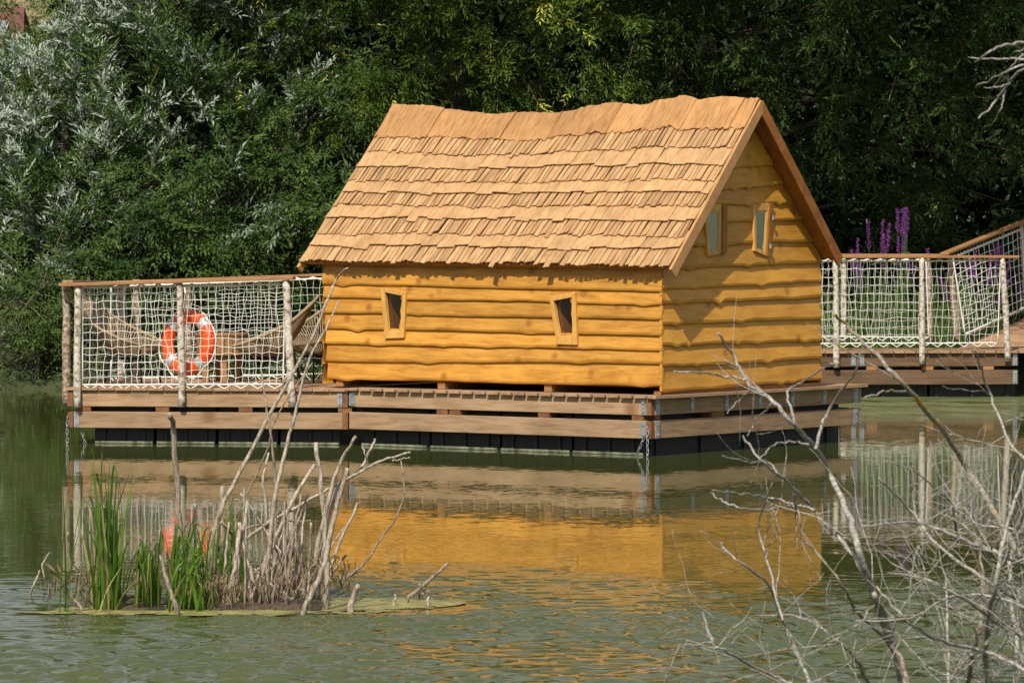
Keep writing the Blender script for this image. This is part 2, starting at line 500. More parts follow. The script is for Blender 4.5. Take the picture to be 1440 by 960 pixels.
def front_window(po, pi_):
    qo = [PF.on_b(x, y, BW - .055) for x, y in po]; qi = [PF.on_b(x, y, BW - .055) for x, y in pi_]
    t3 = lambda p, d: (p[0], BW - d, p[1])
    f = MB(); ring(f, qo, qi, t3, .012, .060)
    # reveal boards that line the opening
    ri = inset(qi, (-.04, -.02))
    fo = f.build('window', M['frame'], cabin, False, .004)
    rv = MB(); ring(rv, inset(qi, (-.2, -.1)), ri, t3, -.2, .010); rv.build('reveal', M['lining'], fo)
    g = MB(); g.add([t3(p, .006) for p in qi], [(0, 1, 2, 3)]); g.build('pane', M['glass'], fo)
    hb = MB(); (xa, ya), (xb, yb) = po[0], po[1]
    hq = [PF.on_b(x, y, BW) for x, y in ((xa - 3, ya - 9), (xb + 3, yb - 12), (xb, yb + 3), (xa, ya + 3))]
    hb.hexa([t3(p, -.012) for p in hq] + [t3(p, .014) for p in hq]); hb.build('head_board', M['paint_front'], fo)
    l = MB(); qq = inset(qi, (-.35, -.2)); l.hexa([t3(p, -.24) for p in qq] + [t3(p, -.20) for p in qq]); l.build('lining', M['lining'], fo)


front_window([(535, 404), (571, 411), (568, 475), (541, 476)], [(541, 411), (565.5, 416), (562.5, 466), (546, 466)])
front_window([(772, 416), (809, 411), (812, 485), (783, 484)], [(778, 423), (804, 418), (805, 472.5), (787, 472.5)])


def gable_window(po, pi_, stile_px, hinges):
    qo = [PF.on_a(x, y, AW + .048) for x, y in po]; qi = [PF.on_a(x, y, AW + .046) for x, y in pi_]
    t3 = lambda p, d: (AW + d, p[0], p[1])
    f = MB(); ring(f, qo, qi, t3, -.03, .050)
    fo = f.build('window', M['frame'], cabin, False, .004)
    qi2 = inset(qi, (.14, .05))
    s = MB(); ring(s, qi, qi2, t3, -.02, .046); s.build('sash', M['frame'], fo)
    g = MB(); g.add([t3(p, .041) for p in qi2], [(0, 1, 2, 3)]); g.build('pane', M['glass'], fo)
    c = MB(); qq = inset(qi, (-.3, -.2))
    rows = []
    for k in range(13):
        u = k / 12; d = .012 + .012 * math.sin(u * 21)
        rows.append([t3((lerp(qq[0][0], qq[1][0], u), lerp(qq[0][1], qq[1][1], u)), d), t3((lerp(qq[3][0], qq[2][0], u), lerp(qq[3][1], qq[2][1], u)), d)])
    c.grid(rows); c.build('curtain', M['curtain'], fo, True)
    qs = [PF.on_a(x, y, AW + .05) for x, y in stile_px]
    st = MB(); st.hexa([t3(p, -.01) for p in qs] + [t3(p, .060) for p in qs]); st.build('stile', M['dark_frame'], fo)
    for hx, hy in hinges:
        b_, z_ = PF.on_a(hx, hy, AW + .06)
        h = MB(); h.tube([(AW + .08, b_, z_ - .022), (AW + .08, b_, z_ + .022)], .013, 8); h.build('hinge', M['steel'], fo)


gable_window([(990, 288), (1015, 287), (1014, 357), (996, 361)], [(993, 299), (1011, 297), (1010, 353), (998, 356)], [(1015.5, 287), (1022, 287), (1021, 357), (1014.5, 357)], [])
gable_window([(1059, 287), (1082, 286), (1077, 360), (1061, 353)], [(1062, 297), (1079, 296), (1075, 354), (1063, 350)], [(1082.5, 286), (1087, 286), (1081, 361), (1077.5, 360)], [(1085, 306), (1081, 346)])

# --- roof
COURSES = [(-.014, .115, 'slat'), (.085, .205, 'smooth'), (.165, .295, 'slat'), (.262, .385, 'smooth'), (.345, .462, 'slat'), (.428, .54, 'smooth'), (.505, .64, 'slat'), (.597, .735, 'smooth'), (.700, .87, 'slat')]
SL = math.hypot(zr_r - ze_r, BM - BE)


def shingles(back=False):
    mb = MB()
    for ci, (t0, t1, kind) in enumerate(COURSES):
        a = AL + random.uniform(-.01, .02); 
        while a < AR - .02:
            w = random.uniform(.042, .076) if kind == 'slat' else random.uniform(.10, .22)
            if back: w *= 2.2
            a1 = min(a + w, AR + random.uniform(-.015, 0))
            if back: t0 = max(t0, .045)
            wav = .014 * n1(a * 1.3, ci + 2) + .009 * n1(a * 3.7, ci + 12)
            j = random.uniform(-.006, .006) + (random.uniform(-.02, .0) if random.random() < .1 else 0)
            mb.rnd = (random.uniform(.15, .85) if random.random() > .06 else random.choice((0., .1, 1.))) if kind == 'slat' else random.uniform(.5, .66)
            gap = random.uniform(.002, .008) if kind == 'slat' else random.uniform(.0003, .002)
            tilt = random.uniform(.002, .011) if kind == 'slat' else random.uniform(-.003, .004)
            lift = random.uniform(.022, .032) if kind == 'slat' else random.uniform(.034, .036)
            if random.random() < .03: lift += .012
            if ci == 0: tilt *= .5
            sk = random.uniform(-.012, .012)
            tb = t0 + wav + j; tb2 = tb + random.uniform(-.008, .008); th = .013 if kind == 'slat' else .012
            x0, x1 = a, max(a + .01, a1 - gap)
            lo = [roof_pt(x0, tb, lift - tilt * .3, back), roof_pt(x1, tb2, lift + tilt, back), roof_pt(x1 + sk, t1, .008 + tilt * .8, back), roof_pt(x0 + sk, t1, .006, back)]
            up = [roof_pt(x0, tb, lift - tilt * .3 + th, back), roof_pt(x1, tb2, lift + tilt + th, back), roof_pt(x1 + sk, t1, .008 + tilt * .8 + th * .7, back), roof_pt(x0 + sk, t1, .006 + th * .7, back)]
            mb.hexa(lo + up)
            a = a1
    return mb


roof = MB()
na = 24
for back in (False, True):                # boarding under the shingles
    top = [[roof_pt(lerp(AL + .01, AR - .012, k / na), t, 0, back) for t in np.linspace(.05 if back else -.004, 1, 9)] for k in range(na + 1)]
    bot = [[roof_pt(lerp(AL + .01, AR - .012, k / na), t, -.04, back) for t in np.linspace(.05 if back else -.004, 1, 9)] for k in range(na + 1)]
    roof.grid(top); roof.grid(bot)
    for e in (0, na): roof.grid([top[e], bot[e]])
    roof.grid([[r[0] for r in top], [r[0] for r in bot]])
roof_o = roof.build('roof', M['brown_board'], cabin)
shingles(False).build('shingles', M['shingle'], roof_o)
shingles(True).build('shingles', M['shingle'], roof_o)
cap = MB(); a = AL - .005
while a < AR - .03:
    w = random.uniform(.3, .75); a1 = min(a + w, AR - .004)
    if AR - a1 < .08: a1 = AR - .004
    cap.rnd = random.random(); lift = random.uniform(.034, .042); t00 = .806 + .022 * n1(a * 1.1, 61) + random.uniform(-.008, .008)
    nn = max(8, int(w * 30))
    rows, rows2 = [], []
    jig = [random.uniform(-.014, .008) for _ in range(nn + 1)]
    for k in range(nn + 1):
        x = lerp(a, a1 + .012, k / nn); r_ = []; r2 = []
        for q, t in enumerate(np.linspace(0, 1, 9)):
            tt = lerp(t00 + jig[k], 1., t)
            nrm = lift + .010 * (k / nn) + .012 * n1(x * 6 + q * .2, 70) + .007 * n1(x * 22 + q * .15, 71) + .013 * t ** 3 * n1(x * 45, 72) + .012 * math.sin(t * math.pi) * n1(x * 2.5, 75)
            r_.append(roof_pt(x, tt, nrm)); r2.append(roof_pt(x, tt, nrm - .014))
        # over the top and a short way down the far slope
        for tt in (.97, .85):
            p = roof_pt(x, tt, lift, True); r_.append(p); r2.append(roof_pt(x, tt, lift - .014, True))
        rows.append(r_); rows2.append(r2)
    cap.grid(rows); cap.grid(rows2); cap.grid([[r[0] for r in rows], [r[0] for r in rows2]])
    cap.grid([rows[0], rows2[0]]); cap.grid([rows[-1], rows2[-1]])
    a = a1
cap.build('ridge_cap', M['cap'], roof_o, False)
# a few torn edges standing up along the ridge
for k in range(7):
    pass


def barge(aface, sgn, back, material, w=.085):
    m = MB()
    p0, p1 = Vector(roof_pt(AR, .03 if back else -.03, -.005, back)), Vector(roof_pt(AR, 1., -.005, back))
    if back: p1.z = max(p1.z, roof_pt(AR, 1.0, -.005)[2])
    p0.x = p1.x = aface
    d = (p1 - p0).normalized(); nrm = Vector((0, -math.sin(PITCH) * (-1 if back else 1), math.cos(PITCH)))
    q0, q1 = p0 - nrm * w, p1 - nrm * w
    # plumb cut at the ridge
    q1 = q1 + d * ((BM - q1.y) / d.y); p1 = p1 + d * ((BM - p1.y) / d.y)
    up = nrm * .03
    A = Vector((.032 * sgn, 0, 0))
    m.hexa([p0 + up, p1 + up * .9, q1, q0, p0 + up + A, p1 + up * .9 + A, q1 + A, q0 + A])
    return m


barge(AR - .006, 1, False, None).build('barge_board', M['barge'], cabin, False, .004)
barge(AR - .006, 1, True, None, .09).build('barge_board', M['brown_board'], cabin, False, .004)
barge(AL - .026, 1, False, None, .05).build('barge_board', M['barge'], cabin, False, .004)
barge(AL - .026, 1, True, None, .05).build('barge_board', M['barge'], cabin, False, .004)


# ------------------------------------------------------------------ floating pontoons
def bracket(parent, p0, p1, nrm):
    """a steel strap plate with two bolts; p0,p1 opposite corners in the frame, nrm the outward axis"""
    m = MB(); n = Vector(nrm) * .006
    a0, b0, z0 = p0; a1, b1, z1 = p1
    c = [Vector((a0, b0, z0)), Vector((a1, b1, z0)), Vector((a1, b1, z1)), Vector((a0, b0, z1))]
    m.hexa(c + [p + n for p in c])
    o = m.build('strap_plate', M['steel'], parent)
    for f in (.2, .8):
        bm_ = MB(); p = Vector((lerp(a0, a1, .5), lerp(b0, b1, .5), lerp(z0, z1, f)))
        bm_.tube([p + n, p + n * 2.6], .012, 8); bm_.build('bolt', M['steel'], o)


Z_TOP, Z_U1, Z_U0, Z_L1, Z_L0 = .590, .556, .398, .345, .172
DEPTH = PF.on_a(1208, 545, 0)[0]
print('depth', DEPTH)
plat = thing('pontoon_deck', 'timber pontoon on black floats carrying the golden cabin', 'pontoon', (0, 0, 0), PF)
m = MB(); a = JOINT_A
while a < -.02:
    w = .138; m.rnd = random.random()
    m.box(a, min(a + w, .03), -.045 + random.uniform(-.006, .006), DEPTH + .05, Z_TOP - .028, Z_TOP); a += w + .022
m.build('deck_boards', M['deck'], plat, False, .003)
m = MB(); m.rnd = .8; m.box(.032, .075, -.05, DEPTH + .06, Z_TOP - .030, Z_TOP + .004); m.build('edge_board', M['deck'], plat, False, .003)
for (z0, z1, off) in ((Z_U0, Z_U1, 0), (Z_L0, Z_L1, -.004)):
    m = MB(); m.rnd = random.random(); m.box(JOINT_A + .01, -.062, off, .045 + off, z0, z1); m.build('beam', M['beam'], plat, False, .006)
    m = MB(); m.rnd = random.random(); m.box(-.045 + .0, 0 - off, .055, DEPTH, z0, z1); m.build('beam', M['beam_side'], plat, False, .006)
    m = MB(); m.rnd = random.random(); m.box(-.060, -.004, -.012 + off, .052, z0, z1 - .003); m.build('corner_post', M['block'], plat, False, .004)
    m = MB(); m.rnd = random.random(); m.box(JOINT_A + .01, 0, DEPTH + .002, DEPTH + .05, z0, z1); m.build('beam', M['beam'], plat, False, .006)
    bracket(plat, (-.125, off - .001, z0 + .004), (-.075, off - .001, z1 - .006), (0, -1, 0))
    bracket(plat, (.001 - off, .06, z0 + .004), (.001 - off, .125, z1 - .006), (1, 0, 0))
    bracket(plat, (.001 - off, DEPTH - .12, z0 + .004), (.001 - off, DEPTH - .03, z1 - .006), (1, 0, 0))
for k in range(1, 6):
    b = lerp(.09, DEPTH - .07, k / 6); bracket(plat, (.001, b - .03, Z_U0 + .01), (.001, b + .03, Z_U1 - .004), (1, 0, 0))
bracket(plat, (JOINT_A + .012, -.001, Z_U0 + .012), (JOINT_A + .085, -.001, Z_U1 - .012), (0, -1, 0))
for px in (622, 640, 765, 897):
    a = PF.on_b(px, 590, 0)[0]; m = MB(); m.rnd = random.random(); m.box(a - .075, a + .06, .006, .3, Z_L1 + .002, Z_U0 - .002); m.build('spacer_block', M['block'], plat)
for b in (DEPTH * .62, DEPTH * .28):
    m = MB(); m.rnd = random.random(); m.box(-.2, -.006, b, b + .22, Z_L1 + .002, Z_U0 - .002); m.build('spacer_block', M['block'], plat)


def floats(parent, a0, a1, b0, b1, n):
    w = (a1 - a0) / n
    for k in range(n):
        m = MB(); x0, x1 = a0 + k * w + .012, a0 + (k + 1) * w - .012
        m.box(x0, x1, b0, b1, -.35, Z_U0 - .016)  # body raised behind the beam gap so its black stands in for shade
        q = 3
        for j in range(q):                # moulded ribs on the face
            x = lerp(x0, x1, (j + .5) / q); m.box(x - .022, x + .022, b0 - .022, b0, -.3, Z_L0 + .06)
        fo = m.build('float', M['float'], parent, False, .01)
        m = MB(); m.box(x0 + .01, x1 - .01, b0 - .030, b0 - .024, .004, .026); m.build('waterline_deposit', M['deposit'], fo)


floats(plat, JOINT_A + .06, -.16, .14, DEPTH - .12, 4)
m = MB(); m.box(-.158, -.15, .2, DEPTH - .3, -.3, Z_U0 - .02)  # side face, also raised to blacken the beam gap in place of shade
for k in range(5): m.box(-.15, -.13, lerp(.3, DEPTH - .4, k / 4) - .03, lerp(.3, DEPTH - .4, k / 4) + .03, -.3, Z_L0 + .04)
m.build('float', M['float'], plat)

# terrace pontoon
TL = TF.on_b(97, 575, 0)[0]; TD = 2.75
terr = thing('terrace_deck', 'timber terrace pontoon on black floats with netting rails beside the cabin', 'pontoon', (0, 0, 0), TF)
TZ = .578
m = MB(); a = TL - .03
while a < -.01:
    w = .166; m.rnd = random.random()
    m.box(a, min(a + w, .0), -.03 + random.uniform(-.004, .004), TD, TZ - .028, TZ); a += w + .006
m.build('deck_boards', M['deck'], terr, False, .003)
# boards that close the wedge between the two decks
far = PF.w(JOINT_A, DEPTH, 0); fv = far - TF.o; fa, fb_ = fv.dot(TF.A), fv.dot(TF.B)
m = MB(); m.hexa([(.004, 0.02, TZ - .03), (.03, .02, TZ - .03), (fa * TD / fb_ - .02, TD, TZ - .03), (.004, TD, TZ - .03), (.004, .02, TZ - .003), (.03, .02, TZ - .003), (fa * TD / fb_ - .02, TD, TZ - .003), (.004, TD, TZ - .003)])
m.build('infill_panel', M['deck'], terr)
for (z0, z1) in ((Z_U0 - .012, Z_U1 - .012), (Z_L0 - .006, Z_L1 - .012)):
    m = MB(); m.rnd = random.random(); m.box(TL + .05, -.06, 0, .045, z0, z1); m.build('beam', M['beam'], terr, False, .006)
    m = MB(); m.rnd = random.random(); m.box(TL, TL + .045, .05, TD, z0, z1); m.build('beam', M['beam_side'], terr, False, .006)
    m = MB(); m.rnd = random.random(); m.box(TL - .015, TL + .045, -.012, .048, z0, z1 - .003); m.build('corner_post', M['block'], terr, False, .004)
    m = MB(); m.rnd = random.random(); m.box(TL + .05, -.06, TD - .05, TD - .005, z0, z1); m.build('beam', M['beam'], terr, False, .006)
    m = MB(); m.box(-.058, -.004, -.004, .05, z0, z1 + .004); m.build('corner_post', M['block'], terr, False, .004)
    bracket(terr, (TL + .052, -.001, z0 + .006), (TL + .105, -.001, z1 - .006), (0, -1, 0))
bracket(terr, (-.118, -.001, Z_U0 + .005), (-.062, -.001, Z_U1 - .02), (0, -1, 0))
for px in (118, 228, 345, 485):
    a = TF.on_b(px, 590, 0)[0]; m = MB(); m.rnd = random.random(); m.box(a - .07, a + .07, .006, .3, Z_L1 - .008, Z_U0 - .016); m.build('spacer_block', M['block'], terr)
floats(terr, TL + .22, -.1, .16, TD - .2, 4)


# ------------------------------------------------------------------ railings
def log_post(mb, p0, p1, r0, r1, wob=.012, n=9, seg=14):
    p0, p1 = Vector(p0), Vector(p1); pts = []; rs = []; sd = random.random() * 99
    for k in range(seg + 1):
        t = k / seg; p = p0.lerp(p1, t)
        p = p + Vector((wob * n1(t * 2.6 + sd, 1), wob * n1(t * 2.6 + sd, 2), 0))
        pts.append(p); rs.append(lerp(r0, r1, t) * (1 + .10 * n1(t * 6 + sd, 3)))
    mb.tube(pts, rs, n, True, .035)


def net(parent, f, ns, nt_, r=.0033, jit=.006, lace=True, border=.010, side_border=True, low_lace=.045):
    """f(s,t) -> point; s along the rail 0..1, t 0 bottom 1 top"""
    mb = MB(); P_ = {}
    L = (Vector(f(1, .5)) - Vector(f(0, .5))).length; Hh = (Vector(f(0, 1)) - Vector(f(0, 0))).length
    js, jt = jit / L, jit / Hh
    for i in range(ns + 1):
        for j in range(nt_ + 1):
            s = i / ns; t = j / nt_
            s += random.gauss(0, js) + .012 * n1(t * 3 + i * .35, 5) * (1 if 0 < i < ns else 0)
            t += random.gauss(0, jt) + (.35 * jt * 2 * (1 if i % 2 else -1)) + .02 * n1(i * .22, j * .3 + 8)
            P_[i, j] = Vector(f(min(max(s, -.005), 1.005), min(max(t, -.01), 1.01))) 
    for i in range(ns + 1):
        mb.tube([P_[i, j] for j in range(nt_ + 1)], r * random.uniform(.85, 1.15), 4, False)
    for j in range(nt_ + 1):
        mb.tube([P_[i, j] for i in range(ns + 1)], r * random.uniform(.85, 1.15), 4, False)
    o = mb.build('net', M['cord'], parent)
    bb = MB()
    for t in (0, 1): bb.tube([Vector(f(s, t)) + Vector((0, 0, .006 * n1(s * 9, t + 3))) for s in np.linspace(0, 1, 24)], border, 6)
    if side_border:
        for s in (0, 1): bb.tube([f(s, t) for t in np.linspace(0, 1, 12)], border * .8, 6)
    if lace:                               # zig-zag lacing to the rail and the deck
        nz = int(L / .17)
        top = []; bot = []
        dz = Vector((0, 0, 1))
        for k in range(nz * 2 + 1):
            s = k / (nz * 2)
            top.append(Vector(f(s, 1)) + dz * (.022 if k % 2 else -.012)); bot.append(Vector(f(s, 0)) - dz * (low_lace if k % 2 else -.004))
        bb.tube(top, border * .75, 5); bb.tube(bot, border * .75, 5)
    bb.build('border_rope', M['cord'], o, True)
    return o


RZ = TZ + 1.10
railing = thing('rope_net_railing', 'railing with the orange lifebuoy, white rope net between three birch posts', 'railing', (TL + .05, 0, TZ), TF, 'railings of the terrace')


def tpx(px, py, b): a, z = TF.on_b(px, py, b); return (a, b, z)


for (pt, pb, r) in (((110, 400), (109, 573), .039), ((253, 397), (256, 572), .037), ((402, 394), (412, 572), .042)):
    m = MB(); log_post(m, tpx(*pb, -.05), tpx(*pt, -.05), r, r * .9); m.build('post', M['birch'], railing, True)
p0, p1 = Vector(tpx(85, 400.5, -.03)), Vector(tpx(414, 391, -.03))
m = MB(); m.rnd = .6; m.bar(p0, p1, .15, .034, (0, 1, 0)); m.build('handrail', M['rail'], railing, False, .006)


def quad(c00, c10, c11, c01):
    c00, c10, c11, c01 = (Vector(c) for c in (c00, c10, c11, c01))
    return lambda s, t: c00.lerp(c10, s).lerp(c01.lerp(c11, s), t)


def sag(fn, amt, ax=1):
    def g(s, t):
        p = fn(s, t).copy(); p[ax] += amt * math.sin(math.pi * s) * math.sin(math.pi * t); return p
    return g


net(railing, sag(quad(tpx(116, 541, .0), tpx(398, 540, .0), tpx(401, 400, .0), tpx(116, 404, .0)), .03), 29, 13)

back_rail = thing('rope_net_railing', 'railing along the rear of the terrace, behind the woven chairs', 'railing', (TL + .05, TD - .1, TZ), TF, 'railings of the terrace')
bz = lambda px: TF.on_b(px, 400, TD - .1)[0]
aL_ = TL + .1; aR_ = .75
for a in (aL_, bz(264), aR_ - .2):
    m = MB(); log_post(m, (a, TD - .06, TZ - .1), (a, TD - .06, RZ - .02), .043, .04); m.build('post', M['birch_brown'], back_rail, True)
bq0, bq1 = Vector(tpx(150, 397, TD - .06)), Vector(tpx(480, 385.5, TD - .06))
m = MB(); m.bar(bq0, bq1, .12, .026, (0, 1, 0)); m.build('handrail', M['rail'], back_rail, False, .006)
net(back_rail, sag(quad(tpx(156, 532, TD - .12), tpx(474, 525, TD - .12), tpx(474, 391, TD - .12), tpx(156, 403, TD - .12)), -.03), 30, 12, r=.0022, low_lace=.09)

side_rail = thing('rope_net_railing', 'short railing closing the end of the terrace farthest from the cabin', 'railing', (TL, .2, TZ), TF, 'railings of the terrace')
m = MB(); log_post(m, (TL - .055, .10, Z_U0), (TL - .05, .10, RZ + .0), .046, .04); m.build('post', M['birch_brown'], side_rail, True)
m = MB(); log_post(m, (TL - .01, TD - .35, Z_U0), (TL - .005, TD - .35, RZ - .05), .04, .035); m.build('post', M['birch_brown'], side_rail, True)
m = MB(); m.bar((TL - .03, .06, tpx(90, 400, 0)[2] + .03), (TL - .03, TD - .16, bq0.z), .11, .026, (1, 0, 0)); m.build('handrail', M['deck'], side_rail, False, .006)
net(side_rail, sag(quad((TL + .03, .14, TZ + .07), (TL + .03, TD - .4, TZ + .07), (TL + .03, TD - .4, RZ - .06), (TL + .03, .14, RZ - .06)), .03, 0), 16, 12, r=.0020)

# ------------------------------------------------------------------ lifebuoy
cxy = Vector(tpx(264.5, 482, .24))
buoy = thing('lifebuoy', 'orange lifebuoy with silver bands hung on the netting railing', 'lifebuoy', tuple(cxy), TF)


def torus_pts(R, r, u, v, sq=1.):
    return Vector(((R + r * math.cos(v)) * math.cos(u), r * .8 * math.sin(v), (R + r * math.cos(v)) * math.sin(u) * sq))


TILT = Matrix.Rotation(rad(-27), 3, 'Z') @ Matrix.Rotation(rad(-7), 3, 'X')
def tor(mb, R, r, u0, u1, nu, nv):
    rows = []
    for i in range(nu + 1):
        u = lerp(u0, u1, i / nu); rows.append([cxy + TILT @ torus_pts(R, r, u, 2 * math.pi * j / nv) for j in range(nv + 1)])
    mb.grid(rows)


BR_, Br = .268, .070
m = MB(); tor(m, BR_, Br, 0, 2 * math.pi, 56, 18); ring_o = m.build('ring', M['orange'], buoy, True)
for k in range(4):
    u = rad(45 + 90 * k); m = MB(); tor(m, BR_, Br + .003, u - .14, u + .14, 6, 18); m.build('reflective_band', M['reflect'], buoy, True)
pts = []
for i in range(81):
    u = 2 * math.pi * i / 80; lobe = abs(math.sin(2 * (u - rad(45))))
    pts.append(cxy + TILT @ Vector(((BR_ + Br + .004 + .035 * lobe ** .7) * math.cos(u), -.012, (BR_ + Br + .004 + .035 * lobe ** .7) * math.sin(u) - .02 * lobe)))
m = MB(); m.tube(pts, .008, 6)
topp = cxy + Vector((.0, -.06, .33)); m.tube([topp + Vector((.02, 0, -.02)), topp + Vector((.0, .0, .10)), topp + Vector((-.03, 0, .26))], .008, 6)
m.build('grab_line', M['cord'], buoy, True)


# ------------------------------------------------------------------ woven chairs and table
def woven_chair(loc, yaw, label, lean=1.):
    t = thing('woven_chair', label, 'chair', loc, TF, 'woven lounge chairs on the terrace')
    R3 = Matrix.Rotation(yaw, 3, 'Z'); L0 = Vector(loc)
    ctrl = [(-.52, 0, .93), (-.44, .20, .84), (-.20, .37, .64), (.10, .41, .50), (.32, .30, .42), (.40, 0, .40)]
    loop = ctrl + [(x, -y, z) for x, y, z in ctrl[-2:0:-1]]
    loop = spline(loop + [loop[0]], 8)[:-1]
    rim = [L0 + R3 @ Vector(p) for p in loop]
    m = MB(); m.tube(rim + [rim[0]], .017, 7, False); m.build('rim', M['wicker'], t, True)
    hub = Vector((-.08, 0, .30)); m = MB()
    nC = 104
    for i in range(nC):
        k = i / nC * len(loop); k0 = int(k) % len(loop); k1 = (k0 + 1) % len(loop)
        p = Vector(loop[k0]).lerp(Vector(loop[k1]), k - int(k))
        an = 2 * math.pi * i / nC; h_ = hub + Vector((-.055 * math.cos(an), .055 * math.sin(an), .0))
        mid = p.lerp(h_, .55) + Vector((0, 0, -.045))
        m.tube([L0 + R3 @ p, L0 + R3 @ mid, L0 + R3 @ h_], .0065, 4, False)
    m.build('woven_shell', M['wicker'], t, True)
    legm = [((.26, .2, .4), (.3, .24, 0.004)), ((.26, -.2, .4), (.3, -.24, .004)), ((-.2, .2, .55), (-.34, .22, .004)), ((-.2, -.2, .55), (-.34, -.22, .004))]
    for p, q in legm:
        m = MB(); m.tube([L0 + R3 @ Vector(p), L0 + R3 @ Vector(q)], .010, 6); m.build('leg', M['dark'], t, True)
    m = MB(); ringp = [L0 + R3 @ Vector((-.03 + .24 * math.cos(u), .22 * math.sin(u), .27)) for u in np.linspace(0, 2 * math.pi, 25)]
    m.tube(ringp, .009, 6, False); m.build('base_ring', M['dark'], t, True)
    return t


def tloc(px, b): return (TF.on_b(px, 540, b)[0], b, TZ)


woven_chair(tloc(176, 1.05), rad(-12), 'tan woven cord chair with its tall back towards the end railing')
woven_chair(tloc(378, 1.1), rad(190), 'tan woven cord chair between the round table and the cabin')
woven_chair(tloc(447, 2.05), rad(235), 'tan wicker chair half hidden behind the cabin corner')

tb = tloc(312, 1.9)
table = thing('round_table', 'round wooden table with a deep staved apron between two woven chairs', 'table', tb, TF)
m = MB(); tz = TZ + .50
ns = 20
for k in range(ns):                        # apron of staves
    m.rnd = random.random(); u0, u1 = 2 * math.pi * k / ns + .012, 2 * math.pi * (k + 1) / ns - .012
    def cp(u, r, z): return (tb[0] + r * math.cos(u), tb[1] + r * math.sin(u), z)
    m.hexa([cp(u0, .27, tz - .21), cp(u1, .27, tz - .21), cp(u1, .24, tz - .21), cp(u0, .24, tz - .21), cp(u0, .285, tz - .004), cp(u1, .285, tz - .004), cp(u1, .25, tz - .004), cp(u0, .25, tz - .004)])
m.build('apron', M['table'], table)
m = MB(); m.tube([(tb[0], tb[1], tz - .004), (tb[0], tb[1], tz + .018)], .292, 32); m.build('tabletop', M['table'], table)
for k in range(4):
    u = rad(20 + 90 * k); x, y = tb[0] + .17 * math.cos(u), tb[1] + .17 * math.sin(u)
    m = MB(); m.box(x - .035, x + .035, y - .035, y + .035, TZ + .003, tz - .2); m.build('leg', M['table'], table)


# ------------------------------------------------------------------ mooring chains
def chain(label, p0, p1, group='mooring chains'):
    p0, p1 = Vector(p0), Vector(p1); d = p1 - p0; n = max(4, int(d.length / .042))
    m = MB()
    for i in range(n):
        c = p0.lerp(p1, (i + .5) / n) + Vector((.004 * n1(i * .7, 3), .004 * n1(i * .9, 5), 0)); m.rnd = random.random()
        ax = Vector((1, 0, 0)) if i % 2 else Vector((0, 1, 0)); dd = d.normalized()
        m.tube([c + dd * .030 * math.cos(t) + ax * .012 * math.sin(t) for t in np.linspace(0, 2 * math.pi, 13)], .0045, 5, False)
    o = m.build('mooring_chain', M['steel'], None, True); return o


def put(o, fr, label, cat, group=None):
    me = o.data; b = Vector(me.vertices[0].co)
    for v in me.vertices: v.co = fr.w(*v.co) - fr.w(*b)
    o.location = fr.w(*b); tag(o, label, cat, group, 'thing'); return o


put(chain('', (-.035, -.03, .29), (-.03, -.03, -.25)), PF, 'steel chain hanging straight down below the near corner of the cabin pontoon', 'chain', 'mooring chains')
put(chain('', (-.06, -.02, .22), (-.20, .02, .0)), PF, 'steel chain slanting back from the near corner of the cabin pontoon to the water', 'chain', 'mooring chains')
put(chain('', (TL - .01, -.03, .28), (TL - .015, -.03, -.25)), TF, 'steel chain hanging straight down at the outer corner of the terrace', 'chain', 'mooring chains')
put(chain('', (TL + .11, .05, .17), (TL + .2, .06, -.15)), TF, 'rusty chain slanting from under the terrace beam near its outer corner', 'chain', 'mooring chains')

# ------------------------------------------------------------------ walkway to the bank
KY = 58.0
KF = Frame((1150 - 720) * KY / F, KY, -4.0)
KZ = .605
kpx = lambda px, py, b: (lambda r: (r[0], b, r[1]))(KF.on_b(px, py, b))
walk = thing('walkway_deck', 'low timber walkway on dark floats reaching from the cabin to the bank', 'walkway', (0, 0, 0), KF)
KA0, KA1, KD = -3.2, KF.on_b(1470, 480, 0)[0], 1.35
m = MB(); a = KA0
while a < KA1:
    m.rnd = random.random(); m.box(a, a + .135, -.05 + random.uniform(-.008, .008), KD + .03, KZ - .028, KZ); a += .150
m.build('deck_boards', M['deck'], walk)
for (z0, z1) in ((KZ - .2, KZ - .032), (KZ - .44, KZ - .25)):
    jn = KF.on_b(1435, 500, 0)[0]
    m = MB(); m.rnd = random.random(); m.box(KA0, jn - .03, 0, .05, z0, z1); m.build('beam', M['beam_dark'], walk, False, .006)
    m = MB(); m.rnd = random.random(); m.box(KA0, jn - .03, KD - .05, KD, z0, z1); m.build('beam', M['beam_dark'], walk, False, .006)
    bracket(walk, (jn - .1, -.001, z0 + .01), (jn - .045, -.001, z1 - .01), (0, -1, 0))
for px in (1200, 1212):
    a = KF.on_b(px, 500, 0)[0]; bracket(walk, (a - .03, -.001, KZ - .19), (a + .03, -.001, KZ - .04), (0, -1, 0))
for px in (1152, 1226, 1305, 1390):
    a = KF.on_b(px, 520, 0)[0]; m = MB(); m.rnd = random.random(); m.box(a - .07, a + .07, -.004, .2, KZ - .248, KZ - .202); m.build('spacer_block', M['rail'], walk)
for k in range(5):
    a0 = lerp(KA0, KA1 - .35, k / 5); m = MB(); m.box(a0 + .02, a0 + (KA1 - .35 - KA0) / 5 - .02, .15, KD - .1, -.3, KZ - .40)
    for j in range(3): x = lerp(a0 + .1, a0 + (KA1 - KA0) / 5 - .2, j / 2); m.box(x - .02, x + .02, .128, .15, -.3, KZ - .42)
    m.build('float', M['float'], walk)

